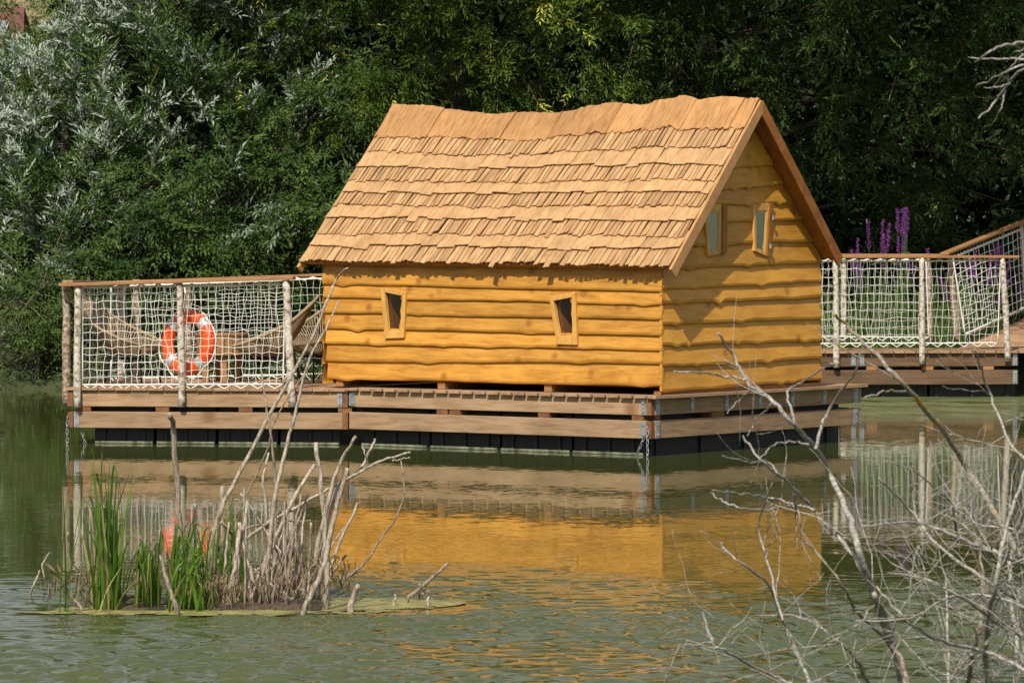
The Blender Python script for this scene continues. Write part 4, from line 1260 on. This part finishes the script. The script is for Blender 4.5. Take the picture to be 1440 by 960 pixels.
G = 'dead sticks standing on the islet'
STK = [
    ([(520, 610), (515, 480), (500, 300), (490, 100), (478, 48)], (.030, .022), 'stick_dark', 'tall knotty grey stick rising from among the reeds to the terrace beam'),
    ([(590, 560), (600, 470), (640, 330), (715, 185), (812, 0), (905, -170), (960, -300), (985, -360), (1022, -402)], (.026, .007), 'stick', 'longest stick, a thin slanting rod whose tip crosses the cabin wall'),
    ([(770, 620), (795, 330), (830, 170), (868, 20), (905, -120), (957, -215), (998, -303)], (.022, .006), 'stick', 'long upright rod ending just below the tip of the longest one'),
    ([(800, 610), (800, 240), (780, 70), (756, -80)], (.016, .008), 'stick_dark', 'thin forked-looking rod reaching the terrace netting'),
    ([(600, 520), (768, 175), (790, 90), (850, -20), (915, -110)], (.009, .005), 'stick_dark', 'thinnest slanting rod crossing the lower terrace beam'),
    ([(958, 640), (960, 500), (945, 300), (925, 135)], (.024, .018), 'stick', 'thick bleached upright stick at the edge of the tangle with a blunt top'),
    ([(900, 600), (960, 330), (1000, 200), (1050, 115)], (.020, .015), 'stick', 'bleached stick leaning outward with a cut top in front of the float'),
    ([(880, 655), (945, 530), (985, 350), (1025, 212)], (.026, .018), 'stick', 'short thick stick with a flat pale top beside the blunt one'),
    ([(930, 560), (985, 290), (1060, 220), (1085, 170), (1108, 122)], (.018, .011), 'stick', 'crooked stick with a small side stub near its top'),
    ([(735, 620), (780, 480), (850, 320), (922, 200)], (.024, .016), 'stick', 'bleached stick leaning across the middle of the tangle'),
    ([(625, 505), (760, 395), (880, 325), (960, 280), (1060, 225), (1130, 190), (1215, 165)], (.018, .010), 'stick', 'long low branch pointing towards the cabin, forked at its tip'),
    ([(1010, 556), (1080, 500), (1125, 430), (1175, 362), (1197, 280), (1185, 190)], (.012, .006), 'stick_dark', 'dark hooked twig arching up alone over the orange reflection'),
    ([(1195, 620), (1270, 560), (1332, 505)], (.020, .013), 'stick_dark', 'broken dark branch lying aslant beyond the scum patch'),
    ([(1030, 648), (1040, 610), (1055, 575)], (.030, .024), 'stick', 'stout pale stump leaning in the green scum'),
    ([(600, 600), (618, 440), (640, 268)], (.034, .022), 'stick_dark', 'thick grey stake at the foot of the longest stick'),
    ([(575, 520), (690, 410), (790, 382), (912, 374)], (.012, .007), 'stick_dark', 'thin curved grey twig lying almost level across the sticks'),
    ([(890, 612), (850, 520), (770, 400), (695, 290)], (.014, .009), 'stick', 'stick leaning backward towards the terrace in the tangle'),
    ([(760, 615), (720, 520), (690, 440), (638, 378)], (.022, .016), 'stick', 'short thick stick leaning backward near the rushes'),
    ([(655, 635), (680, 490), (692, 380)], (.026, .018), 'stick', 'pale fibrous stake in front of the thin rushes'),
    ([(570, 470), (550, 400), (557, 320)], (.016, .012), 'stick', 'short bleached stub between the reeds and the sticks'),
    ([(500, 655), (478, 580), (447, 480)], (.022, .014), 'stick_dark', 'grey stick leaning over the reeds, near the reddish roots'),
    ([(112, 602), (86, 520), (106, 475)], (.010, .006), 'stick', 'thin bent twig at the end of the islet'),
    ([(45, 602), (62, 565), (77, 530)], (.012, .008), 'stick', 'small stub standing alone off the end of the islet'),
    ([(176, 560), (168, 480), (166, 410)], (.012, .008), 'stick_dark', 'thin upright twig behind the tallest reeds'),
    ([(215, 645), (170, 600), (150, 560)], (.014, .01), 'stick', 'fallen pale stick at the foot of the tallest reeds'),
    ([(800, 590), (770, 330), (765, 240), (782, 168)], (.018, .010), 'stick', 'curved pale stick with a hooked top inside the tangle'),
    ([(870, 625), (800, 580), (735, 520)], (.008, .005), 'stick', 'fine twig trailing down to the water at the front of the tangle'),
]
for zp, r, mt, lab in STK:
    tag(stick(zp, r, None, mt), lab, 'stick', G, 'thing')
o = stick([(1060, 225), (1085, 200), (1072, 160), (1070, 140)], (.008, .005)); tag(o, 'tiny side twig at the top of the crooked stick', 'stick', G, 'thing')
o = stick([(1160, 190), (1190, 185), (1213, 182)], (.008, .005), IY); tag(o, 'small prong beside the tip of the low pointing branch', 'stick', G, 'thing')
LAB = 'short weathered stick among many others at the heart of the tangle'
for _ in range(34):
    x = random.uniform(640, 960); y = random.uniform(595, 640); dx = random.uniform(-40, 110); h_ = random.uniform(110, 330)
    tag(stick([(x, y), (x + dx * .4, y - h_ * .5), (x + dx, y - h_)], (random.uniform(.010, .02), random.uniform(.006, .012)), None, random.choice(('stick', 'stick', 'stick_dark'))), LAB, 'stick', G, 'thing')
LAB2 = 'stubby pale peg poking out of the green scum'
for (x, y, h_) in ((1166, 630, 30), (1268, 628, 38), (1243, 606, 40), (1255, 606, 25), (905, 585, 35)):
    tag(stick([(x, y), (x + 2, y - h_ * .5), (x + 3, y - h_)], (.013, .010)), LAB2, 'stick', G, 'thing')

# root tufts hanging round the stick bases
sp = []
rp, rd = [], []
for (zx, zy, w_, n) in ((660, 610, 30, 90), (780, 600, 60, 140), (880, 640, 25, 90), (1000, 570, 30, 110), (930, 560, 30, 80), (135, 590, 22, 80), (208, 590, 14, 60), (620, 600, 40, 80), (560, 590, 70, 120), (860, 560, 40, 60)):
    for _ in range(int(n * .6)):
        x, y = 20 + (zx + random.gauss(0, w_)) / 2.182, 560 + (zy - random.uniform(0, 60)) / 2.182
        rp.append(at(x, y, IY + random.uniform(-.25, .35))); rd.append(Vector((random.gauss(0, .35), random.gauss(0, .3), random.choice((-1, -1, .6)))).normalized())
rng = np.random.default_rng(3); k = len(rp)
M['root'] = leafmat('root_fibre', (.10, .065, .04), (.30, .22, .14), (.3, .2, .1), .0, .9, .1)
o = leaf_object('root_fibres', M['root'], None, np.array(rp), np.array(rd), rng.uniform(.04, .11, k), rng.uniform(.005, .010, k), rng.random(k), np.zeros(k), rng)
tag(o, 'brown ragged root fibres matted round the stick bases', 'roots', None, 'stuff')

# mud of the islet
m = MB(); rows = []
for i in range(61):
    row = []
    for j in range(15):
        px = lerp(50, 520, i / 60); py = lerp(838, 866, j / 14)
        g = ground_at(px, py); e = min(i, 60 - i) / 10; e2 = min(j, 14 - j) / 4
        z = -.09 + .10 * min(1, e) * min(1, e2) + .07 * mnoise.noise(Vector((g.x * 3, g.y * 3, 0))) + .03 * mnoise.noise(Vector((g.x * 11, g.y * 11, 4)))
        row.append((g.x, g.y, z))
    rows.append(row)
m.grid(rows)
M['mud'] = plain('islet_mud', (.085, .062, .038), .8, 0, 6, .45, .3, .6)
tag(m.build('islet_ground', M['mud'], None, True), None, None, None, 'structure')

# ------------------------------------------------------------------ bare shrub close to the camera
FY = 13.5
def c8(x, y): return (900 + x / 1.846, 440 + y / 1.846)


def shrub(name, label, mains, seed, twigs, thick=.66, conv=c8, Y0=FY, mt='twig', cat='shrub', base=None):
    rs = random.Random(seed)
    P0 = [conv(*mains[0][0][0])]
    b = base or tuple(at(*P0[0], Y0)); t = thing(name, label, cat, b, WF)

    def sub(m, p, d, L, r, depth):
        n = 7; q = [p]; cur = p.copy(); dd = d.copy()
        for i in range(n):
            dd = (dd + Vector((rs.gauss(0, .16), rs.gauss(0, .14), rs.gauss(.015, .16)))).normalized()
            cur = cur + dd * L / n; q.append(cur.copy())
        m.tube(q, [lerp(r, r * .4, i / n) for i in range(n + 1)], 5, True, .08)
        if depth > 0:
            for _ in range(rs.randint(1, 3)):
                i = rs.randint(1, n - 2); e = (dd + Vector((rs.gauss(0, .8), rs.gauss(0, .5), rs.gauss(.1, .7)))).normalized()
                sub(m, q[i], e, L * rs.uniform(.35, .65), r * .6, depth - 1)
    for (zp, r, y, mm, tw) in mains:
        px = [conv(*p) for p in zp]; n = len(px)
        yy = Y0 + y
        pts = [at(a_, b_, yy + .25 * math.sin(i * 1.3 + y * 5)) for i, (a_, b_) in enumerate(px)]
        pts = [Vector(p) for p in spline([tuple(p) for p in pts], 6)]
        k = len(pts); sd = rs.random() * 60
        pts = [p + Vector((.007 * n1(i * .8 + sd, 1), .01 * n1(i * .8 + sd, 4), .007 * n1(i * .8 + sd, 2))) for i, p in enumerate(pts)]
        m = MB(); rr = [thick * lerp(r[0], r[1], i / (k - 1)) * (1 + .12 * n1(i * 1.7 + sd, 3)) for i in range(k)]
        m.tube(pts, rr, 8, True, .06)
        for _ in range(int(tw * twigs)):
            i = rs.randint(int(k * .1), int(k * .8)); d = (pts[min(i + 1, k - 1)] - pts[i]).normalized()
            e = (d * .6 + Vector((rs.gauss(0, .8), rs.gauss(0, .5), rs.gauss(.15, .7)))).normalized()
            sub(m, pts[i], e, rs.uniform(.12, .42), max(.0019, rr[i] * .34), 1)
        m.build('branch', M[mm or mt], t, True)
    return t


mains = [
    ([(720, 1090), (690, 960), (640, 830), (592, 690), (560, 590), (540, 515), (490, 410), (455, 350), (400, 290), (335, 222), (275, 175), (240, 110), (203, 55)], (.020, .0055), 0, None, .5),
    ([(700, 1090), (680, 950), (640, 800), (612, 740), (597, 700), (530, 600), (450, 510), (370, 430), (318, 385), (268, 320)], (.017, .004), .1, None, .8),
    ([(275, 175), (230, 165), (190, 158), (140, 152), (85, 153)], (.0065, .0035), 0, None, 0),
    ([(455, 350), (480, 270), (520, 205), (560, 150), (575, 95)], (.008, .0035), 0, None, .1),
    ([(400, 290), (385, 205), (430, 175), (490, 135), (520, 128)], (.006, .003), 0, None, .1),
    ([(345, 232), (300, 280), (278, 318)], (.0045, .002), .02, None, 0),
    ([(300, 195), (262, 220), (225, 262)], (.0045, .002), -.02, None, 0),
    ([(460, 345), (400, 335), (350, 342), (310, 378)], (.006, .003), .04, None, .1),
    ([(450, 510), (400, 500), (330, 510), (270, 508), (215, 488), (185, 462)], (.007, .003), .05, None, .4),
    ([(420, 500), (340, 480), (270, 470), (188, 460)], (.005, .003), .08, None, .3),
    ([(370, 430), (330, 385), (290, 388), (215, 368)], (.005, .0025), .1, None, .1),
    ([(480, 1090), (430, 935), (370, 800), (330, 700), (250, 640), (200, 592)], (.010, .004), -.1, None, 1.2),
    ([(370, 800), (330, 640), (310, 540), (345, 440)], (.006, .003), -.1, None, 1),
    ([(560, 1080), (430, 985), (380, 958), (300, 920), (235, 882), (190, 855), (165, 775)], (.010, .004), -.25, None, 2),
    ([(190, 855), (120, 862), (75, 876)], (.005, .002), -.25, None, .3),
    ([(1150, 830), (1060, 720), (997, 640), (930, 530), (860, 420), (790, 310), (700, 205), (640, 135), (570, 70), (535, 30), (503, 3)], (.019, .006), .5, 'branch_lichen', .6),
    ([(700, 205), (640, 203), (580, 222)], (.006, .0035), .5, 'branch_lichen', .2),
    ([(1200, 560), (1050, 420), (970, 350), (925, 250), (890, 160), (872, 92)], (.010, .004), .7, None, 1.5),
    ([(1250, 800), (1090, 690), (997, 655), (920, 620), (850, 592), (760, 555), (690, 542), (580, 552)], (.013, .005), .2, None, 4),
    ([(1250, 930), (1090, 800), (960, 730), (850, 660), (760, 590), (700, 510), (620, 430)], (.013, .005), .3, None, 4),
    ([(1200, 1010), (1060, 880), (940, 810), (840, 740), (740, 690), (640, 675)], (.012, .004), 0, None, 4),
    ([(1180, 1080), (1000, 930), (900, 880), (780, 850), (700, 800), (615, 710)], (.012, .004), -.2, None, 4),
    ([(900, 1090), (895, 960), (900, 820), (925, 690), (950, 560), (990, 440), (1030, 330)], (.015, .006), .1, None, 4),
    ([(840, 1090), (850, 950), (880, 830), (890, 740), (885, 640), (860, 520)], (.013, .005), .4, 'stick_dark', 3),
    ([(1000, 1090), (980, 960), (975, 830), (960, 700), (970, 600), (1010, 470)], (.014, .006), .6, None, 3),
    ([(640, 1090), (600, 980), (560, 900), (500, 840), (420, 790), (300, 785)], (.010, .004), .2, None, 2.5),
    ([(780, 1090), (800, 960), (800, 820), (795, 700), (810, 600), (860, 480)], (.009, .003), .8, None, 2.5),
    ([(1150, 900), (1040, 790), (930, 740), (810, 735), (700, 790), (560, 800)], (.009, .003), -.3, None, 3),
    ([(1200, 700), (1080, 600), (960, 560), (860, 540), (740, 430), (640, 380)], (.009, .003), .9, None, 3),
    ([(820, 560), (815, 530), (812, 500)], (.008, .004), .25, 'stick_dark', .2),
    ([(400, 470), (405, 540), (408, 610)], (.005, .002), .05, 'stick_dark', .2),
    ([(740, 1090), (690, 930), (660, 870), (560, 770), (520, 700), (440, 600), (420, 590)], (.012, .003), -.15, 'stick_dark', 1.5),
]
sb = at(*c8(760, 1160), FY + .1)
shrub('bare_shrub', 'large leafless grey shrub with lichened branches crossing in front of the water', mains, 5, 4.6, base=(sb.x, sb.y, .35))

c5 = lambda x, y: (1100 + x / 2.823, y / 2.823)
mains = [
    ([(1560, 330), (1400, 250), (1200, 190), (1060, 172), (960, 171), (880, 180), (820, 208), (770, 244)], (.016, .004), .6, None, .4),
    ([(1400, 250), (1200, 240), (960, 235), (850, 233), (735, 232)], (.011, .003), .55, None, .2),
    ([(1400, 250), (1150, 230), (960, 272), (870, 372), (825, 430), (780, 466)], (.010, .004), .65, None, .2),
    ([(885, 362), (868, 430), (835, 493)], (.0045, .002), .65, None, .1),
    ([(1150, 230), (960, 258), (860, 300), (765, 347)], (.008, .003), .6, None, .3),
    ([(960, 215), (940, 232), (880, 292), (830, 356)], (.0055, .0025), .62, None, .1),
    ([(905, 332), (860, 345), (800, 347)], (.005, .003), .63, None, .1),
    ([(1060, 172), (980, 190), (920, 210)], (.005, .003), .6, None, .1),
]
tb_ = at(1700, 960, FY + .9)
bt = shrub('bare_tree', 'leafless pale branch reaching in from the picture edge above the gangway', mains, 9, 1.5, thick=.6, conv=c5, Y0=FY, cat='tree', base=(tb_.x, tb_.y, .3))
m = MB(); q = [Vector((tb_.x, tb_.y, .1)), Vector((tb_.x - .05, tb_.y, 1.2)), at(*c5(1560, 330), FY + .8), at(*c5(1520, -200), FY + 1)]
q = spline([tuple(v) for v in q], 6); m.tube(q, [lerp(.05, .02, i / (len(q) - 1)) for i in range(len(q))], 9, True, .06); m.build('trunk', M['twig'], bt, True)

# ------------------------------------------------------------------ far house
hp = at(14, 14, 250)
hs = thing('house', 'far house with a red tiled roof on the hillside above the trees', 'house', (hp.x, hp.y, 9.0), WF)
x0, x1, y0, y1 = hp.x - 5.5, hp.x + .9, hp.y - 3.5, hp.y + 3.5
m = MB(); m.box(x0, x1, y0, y1, 8.2, 12.3); hw = m.build('wall', M['render_wall'], hs)
m = MB(); zr, ze = hp.z, 12.2
ym = (y0 + y1) / 2
m.hexa([(x0 - .3, y0 - .4, ze), (x1 + .3, y0 - .4, ze), (x1 - .1, ym, zr), (x0 + .1, ym, zr), (x0 - .3, y0 - .4, ze + .15), (x1 + .3, y0 - .4, ze + .15), (x1 - .1, ym, zr + .15), (x0 + .1, ym, zr + .15)])
m.hexa([(x0 - .3, y1 + .4, ze), (x1 + .3, y1 + .4, ze), (x1 - .1, ym + .01, zr), (x0 + .1, ym + .01, zr), (x0 - .3, y1 + .4, ze + .15), (x1 + .3, y1 + .4, ze + .15), (x1 - .1, ym + .01, zr + .15), (x0 + .1, ym + .01, zr + .15)])
ro = m.build('roof', M['roof_tile'], hs)
m = MB(); sx = hp.x - .15; m.box(sx - .28, sx + .28, y0 + .8, y0 + 2.4, 12.8, 13.75); m.build('dormer', M['slate'], ro)
for k in range(3):
    wx = lerp(x0 + 1, x1 - 1, k / 2); w = MB(); w.box(wx - .5, wx + .5, y0 - .04, y0 + .05, 9.6, 11.1); w.build('window', M['slate'], hs)

# ------------------------------------------------------------------ ground and water
def ground_z(x, y):
    far = max(0., y - 60.3)
    z = -1.4
    if y > 58: z = min(-.25 + far * .42, .45) if far < 2.2 else .55 + (far - 2.2) * .03
    if y > 70: z = .8 + (y - 70) * .046 + (max(0, y - 250) * .045)
    if y < 16: z = -1.4 + min(1.9, (16 - y) * .6)
    if abs(x) > 45 and y < 70: z = max(z, min(.6, -1.4 + (abs(x) - 45) * .2))
    if y > 60: z += .08 * mnoise.noise(Vector((x * .5, y * .5, 0))) + (max(0, y - 75) * .012) * mnoise.noise(Vector((x * .03, y * .03, 2)))
    return z


xs = sorted(set([float(v) for v in np.concatenate([np.arange(-14, 16, .6), np.linspace(-900, -14, 40), np.linspace(16, 900, 40)])]))
ys = sorted(set([float(v) for v in np.concatenate([np.linspace(-300, 8, 12), np.arange(8, 18, 1.), np.linspace(18, 58, 10), np.arange(58.5, 76, .5), np.linspace(76, 320, 60), np.linspace(330, 2500, 30)])]))
m = MB(); m.grid([[(x, y, ground_z(x, y)) for x in xs] for y in ys])
mm, nt, b, out = mat('bank_grass')
tc = nt.nodes.new('ShaderNodeTexCoord'); g = noise_node(nt, tc.outputs['Object'], 1.7, 6); g2 = noise_node(nt, tc.outputs['Object'], .03, 4)
c = ramp(nt, g.outputs[0], [(.35, (.022, .032, .009)), (.65, (.055, .065, .022))]).outputs[0]
sep = nt.nodes.new('ShaderNodeSeparateXYZ'); nt.links.new(tc.outputs['Object'], sep.inputs[0])
dry = math_(nt, 'MULTIPLY', math_(nt, 'MULTIPLY_ADD', sep.outputs[1], 1 / 120, -1.1, clamp=True), math_(nt, 'MULTIPLY_ADD', sep.outputs[0], -.1, -.9, clamp=True))
c2 = ramp(nt, g2.outputs[0], [(.4, (.16, .14, .05)), (.6, (.24, .19, .075))]).outputs[0]
nt.links.new(mixc(nt, dry, c, c2), b.inputs['Base Color']); b.inputs['Roughness'].default_value = .9
tag(m.build('ground', mm, None, True), None, None, None, 'structure')


def water_material():
    mm, nt, b, out = mat('pond_water')
    tc = nt.nodes.new('ShaderNodeTexCoord'); sep = nt.nodes.new('ShaderNodeSeparateXYZ'); nt.links.new(tc.outputs['Object'], sep.inputs[0])
    Y = sep.outputs[1]; X = sep.outputs[0]
    # ruffled by wind near the camera, almost still in the lee of the islet and the pontoons
    pn = noise_node(nt, tc.outputs['Object'], .35, 3)
    edge = math_(nt, 'MULTIPLY_ADD', pn.outputs[0], 5., -2.5)
    yy = math_(nt, 'ADD', Y, edge)
    yy = math_(nt, 'MULTIPLY_ADD', X, .22, yy)
    near = nt.nodes.new('ShaderNodeMapRange'); near.interpolation_type = 'SMOOTHSTEP'
    near.inputs['From Min'].default_value = 29.; near.inputs['From Max'].default_value = 25.6; near.inputs['To Min'].default_value = 0; near.inputs['To Max'].default_value = 1
    nt.links.new(yy, near.inputs['Value'])
    mp = nt.nodes.new('ShaderNodeMapping'); mp.inputs['Scale'].default_value = (1., 1.25, 1); nt.links.new(tc.outputs['Object'], mp.inputs[0])
    w1 = noise_node(nt, mp.outputs[0], 5.5, 3, .55, .3)
    w2 = noise_node(nt, mp.outputs[0], 16., 2, .5)

    def slope(tex, amp):
        s = nt.nodes.new('ShaderNodeVectorMath'); s.operation = 'SUBTRACT'; nt.links.new(tex.outputs['Color'], s.inputs[0]); s.inputs[1].default_value = (.5, .5, .5)
        k = nt.nodes.new('ShaderNodeVectorMath'); k.operation = 'SCALE'; nt.links.new(s.outputs[0], k.inputs[0])
        if isinstance(amp, float): k.inputs['Scale'].default_value = amp
        else: nt.links.new(amp, k.inputs['Scale'])
        return k.outputs[0]
    a1 = math_(nt, 'MULTIPLY_ADD', near.outputs[0], .04, .021)
    sv = nt.nodes.new('ShaderNodeVectorMath'); nt.links.new(slope(w1, a1), sv.inputs[0]); nt.links.new(slope(w2, .016), sv.inputs[1])
    fl = nt.nodes.new('ShaderNodeVectorMath'); fl.operation = 'MULTIPLY'; nt.links.new(sv.outputs[0], fl.inputs[0]); fl.inputs[1].default_value = (.7, 1, 0)
    up = nt.nodes.new('ShaderNodeVectorMath'); nt.links.new(fl.outputs[0], up.inputs[0]); geo = nt.nodes.new('ShaderNodeNewGeometry'); nt.links.new(geo.outputs['Normal'], up.inputs[1])
    nm = nt.nodes.new('ShaderNodeVectorMath'); nm.operation = 'NORMALIZE'; nt.links.new(up.outputs[0], nm.inputs[0])
    nt.links.new(nm.outputs[0], b.inputs['Normal'])
    # thin green scum near the walkway
    s1 = noise_node(nt, tc.outputs['Object'], 1.1, 6, .65)
    m1 = nt.nodes.new('ShaderNodeMapRange'); m1.inputs['From Min'].default_value = 49.5; m1.inputs['From Max'].default_value = 53; nt.links.new(Y, m1.inputs['Value'])
    m2 = nt.nodes.new('ShaderNodeMapRange'); m2.inputs['From Min'].default_value = 2.; m2.inputs['From Max'].default_value = 3.5; nt.links.new(X, m2.inputs['Value'])
    sc = math_(nt, 'MULTIPLY', math_(nt, 'MULTIPLY', m1.outputs[0], m2.outputs[0]), ramp(nt, s1.outputs[0], [(.32, (0,) * 3), (.55, (.75,) * 3)]).outputs[0])
    nt.links.new(mixc(nt, sc, (.058, .070, .018), (.16, .19, .085)), b.inputs['Base Color'])
    nt.links.new(math_(nt, 'MULTIPLY_ADD', sc, .4, .03), b.inputs['Roughness'])
    b.inputs['IOR'].default_value = 1.333
    nt.links.new(math_(nt, 'MULTIPLY_ADD', sc, -.35, .5), b.inputs['Specular IOR Level'])
    return mm


def water_mesh():
    gx = np.concatenate([np.linspace(-60, -5, 8), np.arange(-4.6, 4.6, .028), np.linspace(5, 60, 8)])
    gy = np.concatenate([np.linspace(9, 18.5, 4), np.arange(19, 30.5, .026), np.linspace(31, 64, 12)])
    Xg, Yg = np.meshgrid(gx, gy); Z = np.zeros_like(Xg); r = np.random.default_rng(21)
    for i in range(90):                    # small wind waves
        lam = r.uniform(.075, .20) if i % 3 else r.uniform(.2, .38); k = 2 * np.pi / lam; th = math.pi / 2 + r.normal(0, .55)
        Z += .039 / k * np.sin(k * (np.cos(th) * Xg + np.sin(th) * Yg) + r.uniform(0, 6.28))
    gust = .75 + .5 * np.sin(Xg * 1.3 + Yg * .7 + 1.) * np.sin(Yg * .9 - Xg * .4)
    yy = Yg + .16 * Xg + .5 * np.sin(Xg * 1.1) + .35 * np.sin(Xg * 2.7 + Yg * .8)
    mk = np.clip((29.4 - yy) / 3.3, 0, 1); mk = mk * mk * (3 - 2 * mk)
    ed = np.clip((4.5 - np.abs(Xg)) / .4, 0, 1) * np.clip((Yg - 19.2) / .5, 0, 1)
    cx = np.clip(np.minimum(Xg + 3.0, -.05 - Xg) / .25, 0, 1); cy = np.clip((.62 - np.abs(Yg - 25.85)) / .3, 0, 1)
    Z *= mk * gust * ed * (1 - .93 * cx * cy)
    me = bpy.data.meshes.new('water'); ny, nx = Xg.shape
    me.vertices.add(nx * ny); me.vertices.foreach_set('co', np.stack([Xg, Yg, Z], -1).astype(np.float32).ravel())
    idx = np.arange(nx * ny).reshape(ny, nx)
    q = np.stack([idx[:-1, :-1], idx[:-1, 1:], idx[1:, 1:], idx[1:, :-1]], -1).reshape(-1, 4)
    me.loops.add(len(q) * 4); me.polygons.add(len(q)); me.loops.foreach_set('vertex_index', q.ravel().astype(np.int32))
    me.polygons.foreach_set('loop_start', (np.arange(len(q)) * 4).astype(np.int32)); me.polygons.foreach_set('loop_total', np.full(len(q), 4, np.int32))
    me.polygons.foreach_set('use_smooth', np.ones(len(q), bool)); me.materials.append(water_material()); me.update(calc_edges=True)
    o = bpy.data.objects.new('water', me); COL.objects.link(o); return o


tag(water_mesh(), None, None, None, 'structure')

# floating green scum round the islet
m = MB(); ncol = 70
ctr = [(40, 852), (300, 862), (560, 850), (652, 846)]
rows = []
rngl = random.Random(4)
for i in range(ncol + 1):
    px = lerp(20, 655, i / ncol); t = i / ncol
    c_ = 860 - 12 * max(0, t - .55) / .45 + 3 * n1(t * 9, 3) + 1.5 * n1(t * 31, 6); half = (7.5 + 5 * n1(t * 7, 8) + 2.5 * n1(t * 25, 9) + (3 if t > .7 else 0)) * min(1, t * 6, (1 - t) * 7 + .05)
    rows.append([tuple(ground_at(px, c_ - half - (4 if t > .65 else 0)) + Vector((0, 0, .004))), tuple(ground_at(px, c_) + Vector((0, 0, .006))), tuple(ground_at(px, c_ + half * .8) + Vector((0, 0, .004)))])
m.grid(rows)
mm, nt, b, out = mat('algae_scum')
tc = nt.nodes.new('ShaderNodeTexCoord'); g = noise_node(nt, tc.outputs['Object'], 9, 6, .7); g2 = noise_node(nt, tc.outputs['Object'], 7, 6, .75)
nt.links.new(ramp(nt, g.outputs[0], [(.35, (.12, .11, .035)), (.62, (.30, .28, .09))]).outputs[0], b.inputs['Base Color']); b.inputs['Roughness'].default_value = .6
tr = nt.nodes.new('ShaderNodeBsdfTransparent'); mx = nt.nodes.new('ShaderNodeMixShader')
ea = nt.nodes.new('ShaderNodeAttribute'); ea.attribute_name = 'rnd'
nt.links.new(ramp(nt, math_(nt, 'ADD', math_(nt, 'MULTIPLY_ADD', ea.outputs['Fac'], .30, -.07), g2.outputs[0]), [(.47, (0,) * 3), (.52, (1,) * 3)]).outputs[0], mx.inputs[0]); nt.links.new(tr.outputs[0], mx.inputs[1]); nt.links.new(b.outputs[0], mx.inputs[2]); nt.links.new(mx.outputs[0], out.inputs[0])
sco = m.build('algae_scum', mm, None); sco.data.attributes['rnd'].data.foreach_set('value', [0., 1., 0.] * (ncol + 1))
tag(sco, 'thin yellow green scum floating round the islet', 'algae', None, 'stuff')

# ------------------------------------------------------------------ light
L_ = PF.A * -.257 + PF.B * .742 + Vector((0, 0, -.85))
L_.normalize()
sun = bpy.data.objects.new('sun', bpy.data.lights.new('sun', 'SUN')); COL.objects.link(sun)
sun.data.energy = 5.; sun.data.angle = rad(.5); sun.data.color = (1, .94, .83)
sun.rotation_euler = L_.to_track_quat('-Z', 'Y').to_euler(); sun.location = (-10, 10, 40)
el = math.asin(-L_.z); az = math.atan2(-L_.x, -L_.y)
print('sun el', math.degrees(el), 'az', math.degrees(az))
W = bpy.data.worlds.new('World'); S.world = W; W.use_nodes = True
nt = W.node_tree; nt.nodes.clear()
sky = nt.nodes.new('ShaderNodeTexSky'); sky.sky_type = 'NISHITA'; sky.sun_disc = False; sky.sun_elevation = el; sky.sun_rotation = az % (2 * math.pi)
sky.air_density = 1.; sky.dust_density = 2.; sky.ozone_density = 1.
tc = nt.nodes.new('ShaderNodeTexCoord'); mp = nt.nodes.new('ShaderNodeMapping'); mp.inputs['Scale'].default_value = (1, 1, 2.5); nt.links.new(tc.outputs['Generated'], mp.inputs[0])
cl = noise_node(nt, mp.outputs[0], 2.6, 6, .6)
cf = ramp(nt, cl.outputs[0], [(.42, (.25,) * 3), (.62, (.8,) * 3)])
c = mixc(nt, cf.outputs[0], sky.outputs[0], (7.5, 7.6, 7.6))
bg = nt.nodes.new('ShaderNodeBackground'); bg.inputs[1].default_value = .088; nt.links.new(c, bg.inputs[0])
wo = nt.nodes.new('ShaderNodeOutputWorld'); nt.links.new(bg.outputs[0], wo.inputs[0])

# ------------------------------------------------------------------ camera
cd = bpy.data.cameras.new('camera'); cam = bpy.data.objects.new('camera', cd); COL.objects.link(cam); S.camera = cam
cam.location = (0, 0, H); cam.rotation_euler = (rad(90), 0, 0)
cd.sensor_width = 36; cd.lens = 36 * F / 1440; cd.shift_y = -(480 - HY) / 1440
cd.clip_start = .5; cd.clip_end = 5000
cd.dof.use_dof = True; cd.dof.focus_distance = 44; cd.dof.aperture_fstop = 24
S.view_settings.view_transform = 'Standard'; S.view_settings.look = 'None'; S.view_settings.exposure = .05; S.view_settings.gamma = 1
S.view_settings.use_curve_mapping = False
S.render.engine = 'CYCLES'
S.cycles.use_denoising = True
S.cycles.max_bounces = 8; S.cycles.transparent_max_bounces = 16
